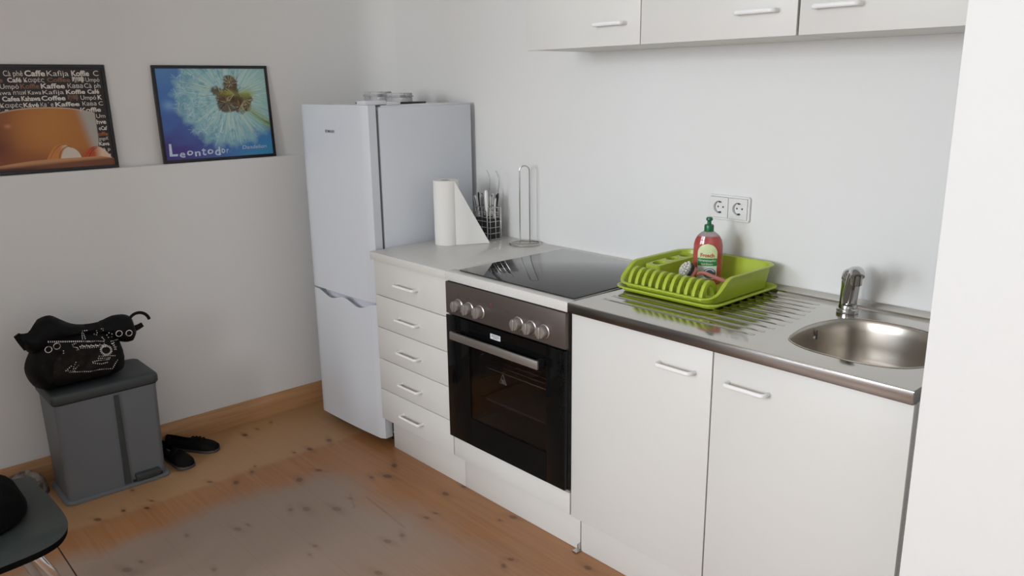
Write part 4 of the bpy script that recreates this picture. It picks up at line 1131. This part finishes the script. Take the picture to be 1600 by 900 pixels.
# ================================================================== WASTE BIN, BAG, SHOES
def waste_bin():
    cx, cy = -1.615, -1.515
    r = thing('waste_bin', 'grey two-compartment pedal bin against the left wall', 'bin', (cx, cy, 0))
    b = B(); n = 8
    hx0, hy0, hx1, hy1 = .112, .176, .122, .182     # half sizes at base and top
    def ring(hx, hy, z, rad=.022):
        return [b.bm.verts.new((x, y, z)) for x, y in rrect(-hx, hx, -hy, hy, rad, n)]
    R = [ring(hx0-.004, hy0-.004, .004), ring(hx0, hy0, .020), ring(hx1-.002, hy1-.002, .385), ring(hx1, hy1, .395)]
    m = len(R[0])
    b.bm.faces.new(R[0][::-1]); b.bm.faces.new(R[-1])
    for A, C in zip(R, R[1:]):
        for i in range(m):
            f = b.bm.faces.new((A[i], A[(i+1) % m], C[(i+1) % m], C[i])); f.smooth = True
    b.build('body', 'bingrey', r)
    # foot flange
    B().prism(rrect(-.120, .122, -.190, .190, .025), .001, .014, bev=.004, smooth=True).build('base_flange', 'bingrey', r)
    # groove between compartments on the front and a narrow strip
    q = B(); 
    q.prism([(.018, .018), (.040, .018), (.036, .385), (.020, .385)], .1115, .1170, axis='x', fn=lambda c: (c[0]+.0095*(c[2]/.385), c[1], c[2]))
    q.build('divider_groove', 'binlid', r)
    # lid with rounded rim
    l = B(); ll = []
    for s_, z in ((0, .397), (.004, .400), (.006, .404), (.006, .426), (.003, .433), (-.004, .437), (-.030, .4385)):
        ll.append([l.bm.verts.new((x, y, z)) for x, y in rrect(-hx1-s_, hx1+s_, -hy1-s_, hy1+s_, .022, n)])
    for A, C in zip(ll, ll[1:]):
        for i in range(m):
            f = l.bm.faces.new((A[i], A[(i+1) % m], C[(i+1) % m], C[i])); f.smooth = True
    l.bm.faces.new(ll[-1]); l.bm.faces.new(ll[0][::-1])
    l.build('lid', 'binlid', r)
    p = B().box(.100, .136, .056, .150, .028, .050, .006).box(.10, .130, .060, .146, .022, .030, .002)
    p.build('pedal', 'binlid', r)
    B().box(.1095, .1150, .048, .160, .016, .026, .001).build('pedal_slot', 'blackplastic', r)
waste_bin()

def handbag():
    zl = .4390
    r = thing('handbag', 'black handbag with rhinestone decoration lying on the grey bin lid', 'handbag', (-1.60, -1.58, zl))
    ox, oy, oz = -1.60, -1.58, zl
    b = B()
    body = smooth_poly([(-1.700, .440), (-1.600, .439), (-1.480, .439), (-1.428, .455), (-1.412, .500), (-1.418, .550), (-1.435, .600), (-1.490, .635), (-1.600, .645), (-1.680, .635), (-1.722, .590), (-1.748, .530), (-1.735, .470)], 4)
    fnb = lambda u, v, h: (h*(1.0 if h > 0 else .9), u-oy, v-oz)
    hgt = inflate(b, body, .082, .055, .012, fnb, wr=.0022, seed=1)
    bo = b.build('body', 'bagblack', r)
    t = B()
    fold = smooth_poly([(-1.752, .662), (-1.722, .664), (-1.700, .690), (-1.682, .708), (-1.646, .713), (-1.615, .692), (-1.580, .668), (-1.540, .657), (-1.490, .656), (-1.450, .668), (-1.405, .668), (-1.375, .650), (-1.366, .615), (-1.362, .585), (-1.385, .556), (-1.430, .566), (-1.500, .612), (-1.620, .616), (-1.690, .590), (-1.728, .590), (-1.742, .618)], 3)
    inflate(t, fold, .052, .045, .012, lambda u, v, h: (.022+h, u-oy, v-oz), wr=.0030, seed=2)
    t.build('top_flap', 'bagblack', r)
    # side straps with studs
    s = B().tube([(.03, -1.350-oy-.040*cos(a)*1.0+.0, .622-oz+.042*sin(a)) for a in np.linspace(.6, 2.95, 14)], .006, 8, flat=(.4, 1))
    s.tube([(.02, -1.372-oy, .600-oz), (.02, -1.350-oy, .606-oz), (.02, -1.335-oy, .612-oz)], [.013, .011, .010], 8, flat=(.5, 1))
    s.build('strap', 'bagblack', r)
    s = B().tube([(.02, -1.728-oy, .608-oz), (.02, -1.745-oy, .640-oz), (.02, -1.757-oy, .663-oz)], [.016, .014, .011], 8, flat=(.5, 1)); s.build('strap', 'bagblack', r)
    def X(y, z): return max(hgt(y, z), .03 if z < .60 else .074)+.003
    # printed front panel
    pnl = B(); pl = smooth_poly([(-1.672, .470), (-1.56, .462), (-1.49, .466), (-1.462, .520), (-1.475, .575), (-1.56, .588), (-1.655, .575)], 3)
    inflate(pnl, pl, .006, .02, .012, lambda u, v, h: (max(hgt(u, v), .03)+.0015+max(h, 0)*.2, u-oy, v-oz), back=False)
    pnl.build('front_panel', 'bagsatin', r)
    # metal rings
    for y, z in ((-1.678, .605), (-1.650, .611), (-1.440, .612), (-1.405, .606)):
        B().tube([(.082, y-oy+.011*cos(a), z-oz+.011*sin(a)) for a in np.linspace(0, 2*pi, 18, endpoint=False)], .0013, 6, closed=True).build('ring', 'stone', r)
    # rhinestones in lines
    g = B()
    def bead(y, z, s_=.0021, x=None):
        xx = X(y, z) if x is None else x
        t_ = bmesh.new(); bmesh.ops.create_icosphere(t_, subdivisions=1, radius=s_)
        for v in t_.verts: v.co += Vector((xx+.002, y-oy, z-oz))
        g._merge(t_, 0, False)
    def line(pts, step=.0062, s_=.0021, x=None):
        for (a, c), (d, e) in zip(pts, pts[1:]):
            L = math.dist((a, c), (d, e)); k = max(1, int(L/step))
            for j in range(k): bead(a+(d-a)*j/k, c+(e-c)*j/k, s_, x)
    P = lambda px, py: tuple(np.array([-1.747, .664])+np.array([(px-160)*.000385, -(py-225)*.000315-(px-160)*.00006]))
    def L(pp, **k): line([P(*q) for q in pp], **k)
    L([(350, 285), (520, 298), (640, 305), (720, 315), (830, 325)], x=.0765); L([(350, 297), (520, 306), (640, 314), (830, 334)], x=.0765)
    L([(635, 215), (635, 300)], x=.0775); L([(650, 215), (660, 300)], x=.0775); L([(645, 185), (700, 178)], x=.0775); L([(640, 205), (670, 205)], x=.0775)
    L([(810, 170), (825, 170), (820, 210)], x=.0775); L([(740, 230), (780, 250)], x=.0775); L([(765, 190), (770, 240)], x=.0775); L([(805, 275), (830, 325)], x=.0765)
    L([(850, 250), (870, 225), (895, 240), (890, 275), (860, 280), (850, 250)], x=.0775)
    sw = [(570, 325), (540, 335), (545, 365), (575, 375), (585, 400), (555, 402)]
    L(sw, step=.004); 
    for k in range(6): L([(600+k*38, 362), (618+k*38, 350), (632+k*38, 362), (625+k*38, 385), (606+k*38, 385), (600+k*38, 368), (638+k*38, 358)], step=.004)
    L([(820+50*cos(a), 430+62*sin(a)) for a in np.linspace(0, 6.3, 20)], step=.004); L([(820+40*cos(a), 430+50*sin(a)) for a in np.linspace(0, 6.3, 20)], step=.005)
    L([(880, 330), (970, 325)]); L([(885, 360), (900, 450)]); L([(895, 355), (915, 450)]); L([(900, 400), (935, 398)]); L([(880, 355), (925, 345)])
    L([(750, 495), (890, 505), (880, 540)]); L([(740, 520), (860, 530)]); L([(690, 560), (740, 545), (850, 545)]); L([(690, 575), (760, 590), (830, 575)])
    L([(455, 400), (450, 455)]); L([(545, 550), (520, 600), (510, 650)]); L([(500, 590), (450, 640), (540, 655)]); L([(560, 590), (520, 640)])
    L([(480, 662), (560, 668), (640, 672), (740, 662), (850, 660), (920, 545)])
    o = g.build('rhinestones', 'stone', r); o['kind'] = 'stuff'
handbag()

def shoe(loc, rz, label):
    r = thing('shoe', label, 'shoe', loc, rz, None)
    # local +x = toe
    prof = [(-.115, .020), (-.09, .027), (-.04, .028), (.02, .033), (.06, .038), (.09, .036), (.112, .024), (.120, .0)]
    out = smooth_poly([(a, c) for a, c in prof]+[(a, -c) for a, c in prof[-2::-1]], 3)
    B().prism(out, .0005, .012, bev=.003, smooth=True).build('sole', 'sole', r)
    b = B()
    def hw(x): return float(np.interp(x, [p[0] for p in prof], [p[1] for p in prof]))
    def ht(x): return float(np.interp(x, [-.115, -.08, -.03, .03, .08, .112, .12], [.062, .058, .050, .052, .042, .030, .015]))
    def fn(u, v):
        x = -.114+.233*u; a = pi*v; w_ = max(hw(x)-.001, .001)
        return (x, w_*cos(a)*(1 if abs(cos(a)) > .7 else 1), .010+(ht(x)-.010)*sin(a)**.6)
    # upper left open at the top of the heel half
    nu, nv = 28, 16
    vs = [[b.bm.verts.new(fn(i/nu, j/nv)) for j in range(nv+1)] for i in range(nu+1)]
    for i in range(nu):
        for j in range(nv):
            if 2 <= i < 13 and 5 <= j < 11: continue
            f = b.bm.faces.new((vs[i][j], vs[i+1][j], vs[i+1][j+1], vs[i][j+1])); f.smooth = True
    b.bm.faces.new(vs[0])
    up = b.build('upper', 'shoe', r)
    B().prism([(a*.93-.0, c*.86) for a, c in out if True], .0125, .016, bev=.001).build('insole', 'insole', r)
    l = B()
    for k in range(4):
        x = .000+k*.016; z = ht(x)+.002
        l.tube([(x, -.018, z-.006), (x+.003, -.008, z+.003), (x+.004, 0, z+.006), (x+.003, .008, z+.003), (x, .018, z-.006)], .003, 6)
    l.build('laces', 'shoe', r)
shoe((-1.668, -1.172, 0), radians(39), 'black shoe nearer the skirting board, its toe pointing right')
shoe((-1.610, -1.268, 0), radians(9), 'black shoe nearer the camera, tucked beside the grey bin')

# crumpled cloth on the floor left of the bin
b = B(); poly = smooth_poly([(-.085, -.02), (-.05, -.055), (.0, -.06), (.06, -.045), (.085, .0), (.06, .045), (.01, .055), (-.05, .05)], 4)
inflate(b, poly, .095, .06, .010, lambda u, v, h: (u, v, .001+h), wr=.010, seed=4, flatback=True)
tag(b.build('cloth', 'cloth', loc=(-1.70, -1.80, 0)), 'crumpled greyish brown cloth on the floor behind the chair', 'cloth').rotation_euler = (0, 0, pi/2)

# ================================================================== CHAIR (cut by the left edge of the photo)
def chair():
    cx, cy = -.64, -2.105
    r = thing('chair', 'black seat chair with chrome legs at the lower left edge', 'chair', (cx, cy, 0))
    pts = [(-.20, .17), (-.10, .205), (.05, .215), (.15, .212), (.195, .195), (.215, .150), (.222, .05), (.222, -.05), (.215, -.150), (.195, -.195), (.15, -.212), (.05, -.215), (-.10, -.205), (-.20, -.17)]
    pts = smooth_poly(pts, 4)
    def z(x, y): return .452-.012*math.exp(-(x**2+y**2)/.02)-.022*max(0, (x-.17)/.05)**2
    b = B(); P = np.array(pts); Q = np.roll(P, -1, 0)
    tmp = [Vector(p) for p in pts]; ne = len(tmp)
    for i in range(-20, 21):
        for j in range(-20, 21):
            p = (i*.0115, j*.0115)
            c = False
            for (ax, ay), (bx, by) in zip(P, Q):
                if (ay > p[1]) != (by > p[1]) and p[0] < (bx-ax)*(p[1]-ay)/(by-ay)+ax: c = not c
            if c and min(math.hypot(p[0]-a, p[1]-d) for a, d in pts) > .007: tmp.append(Vector(p))
    vs, es, fs, *_ = delaunay_2d_cdt(tmp, [(i, (i+1) % ne) for i in range(ne)], [], 1, 1e-6)
    T = [b.bm.verts.new((v.x, v.y, z(v.x, v.y))) for v in vs]; Lw = [b.bm.verts.new((v.x*.985, v.y*.985, z(v.x, v.y)-.018)) for v in vs]
    for f in fs:
        a = b.bm.faces.new([T[i] for i in f]); a.smooth = True; b.bm.faces.new([Lw[i] for i in reversed(f)])
    for i in range(ne):
        j = (i+1) % ne; e_ = b.bm.faces.new((T[i], Lw[i], Lw[j], T[j])); e_.material_index = 1
    b.build('seat', ['seat', 'jacket'], r)
    # back shell: narrow neck then a broad rest
    k = B()
    def bk(o):
        def g(u, v):
            hgt_ = .452+.40*v
            hw = .085+.045*sstep(.10, .35, v)+.035*sstep(.5, .8, v)-.05*sstep(.85, 1, v)
            y = (2*u-1)*hw
            return (-.205-.10*v+.05*(2*u-1)**2*v+o-.06*(1-sstep(0, .15, v))*0, y, hgt_)
        return g
    k.grid(bk(0), 16, 20); k.grid(bk(-.010), 16, 20)
    k.build('backrest', 'seat', r)
    for sx, sy in ((1, 1), (1, -1), (-1, 1), (-1, -1)):
        l = B()
        if sx > 0: pp = [(.03, sy*.03, .428), (.10, sy*.075, .427), (.145, sy*.110, .418), (.158, sy*.135, .385), (.150, sy*.160, .33), (.120, sy*.235, .06), (.116, sy*.245, .005)]
        else: pp = [(-.03, sy*.03, .424), (-.06, sy*.06, .420), (-.080, sy*.085, .40), (-.095, sy*.105, .36), (-.165, sy*.205, .06), (-.175, sy*.215, .005)]
        l.tube(pp, .0115, 12)
        l.tube([(pp[-1][0], pp[-1][1], .0005), (pp[-1][0], pp[-1][1], .012)], .012, 12, mi=1)
        l.build('leg', ['silver', 'blackplastic'], r)
    B().lathe([(0, .433), (.05, .433), (.05, .418), (0, .418)], (0, 0, 0), 24).build('mounting_plate', 'chrome', r)
chair()
b = B(); poly = smooth_poly([(-.17, -.12), (-.06, -.15), (.06, -.12), (.10, -.02), (.09, .08), (.02, .14), (-.08, .155), (-.16, .12), (-.19, .0)], 4)
inflate(b, poly, .075, .07, .012, lambda u, v, h: (u, v, .4545+h), wr=.004, seed=8, flatback=True)
tag(b.build('jacket', 'jacket', loc=(-.63, -2.10, 0)), 'folded black jacket lying on the black chair seat', 'jacket')
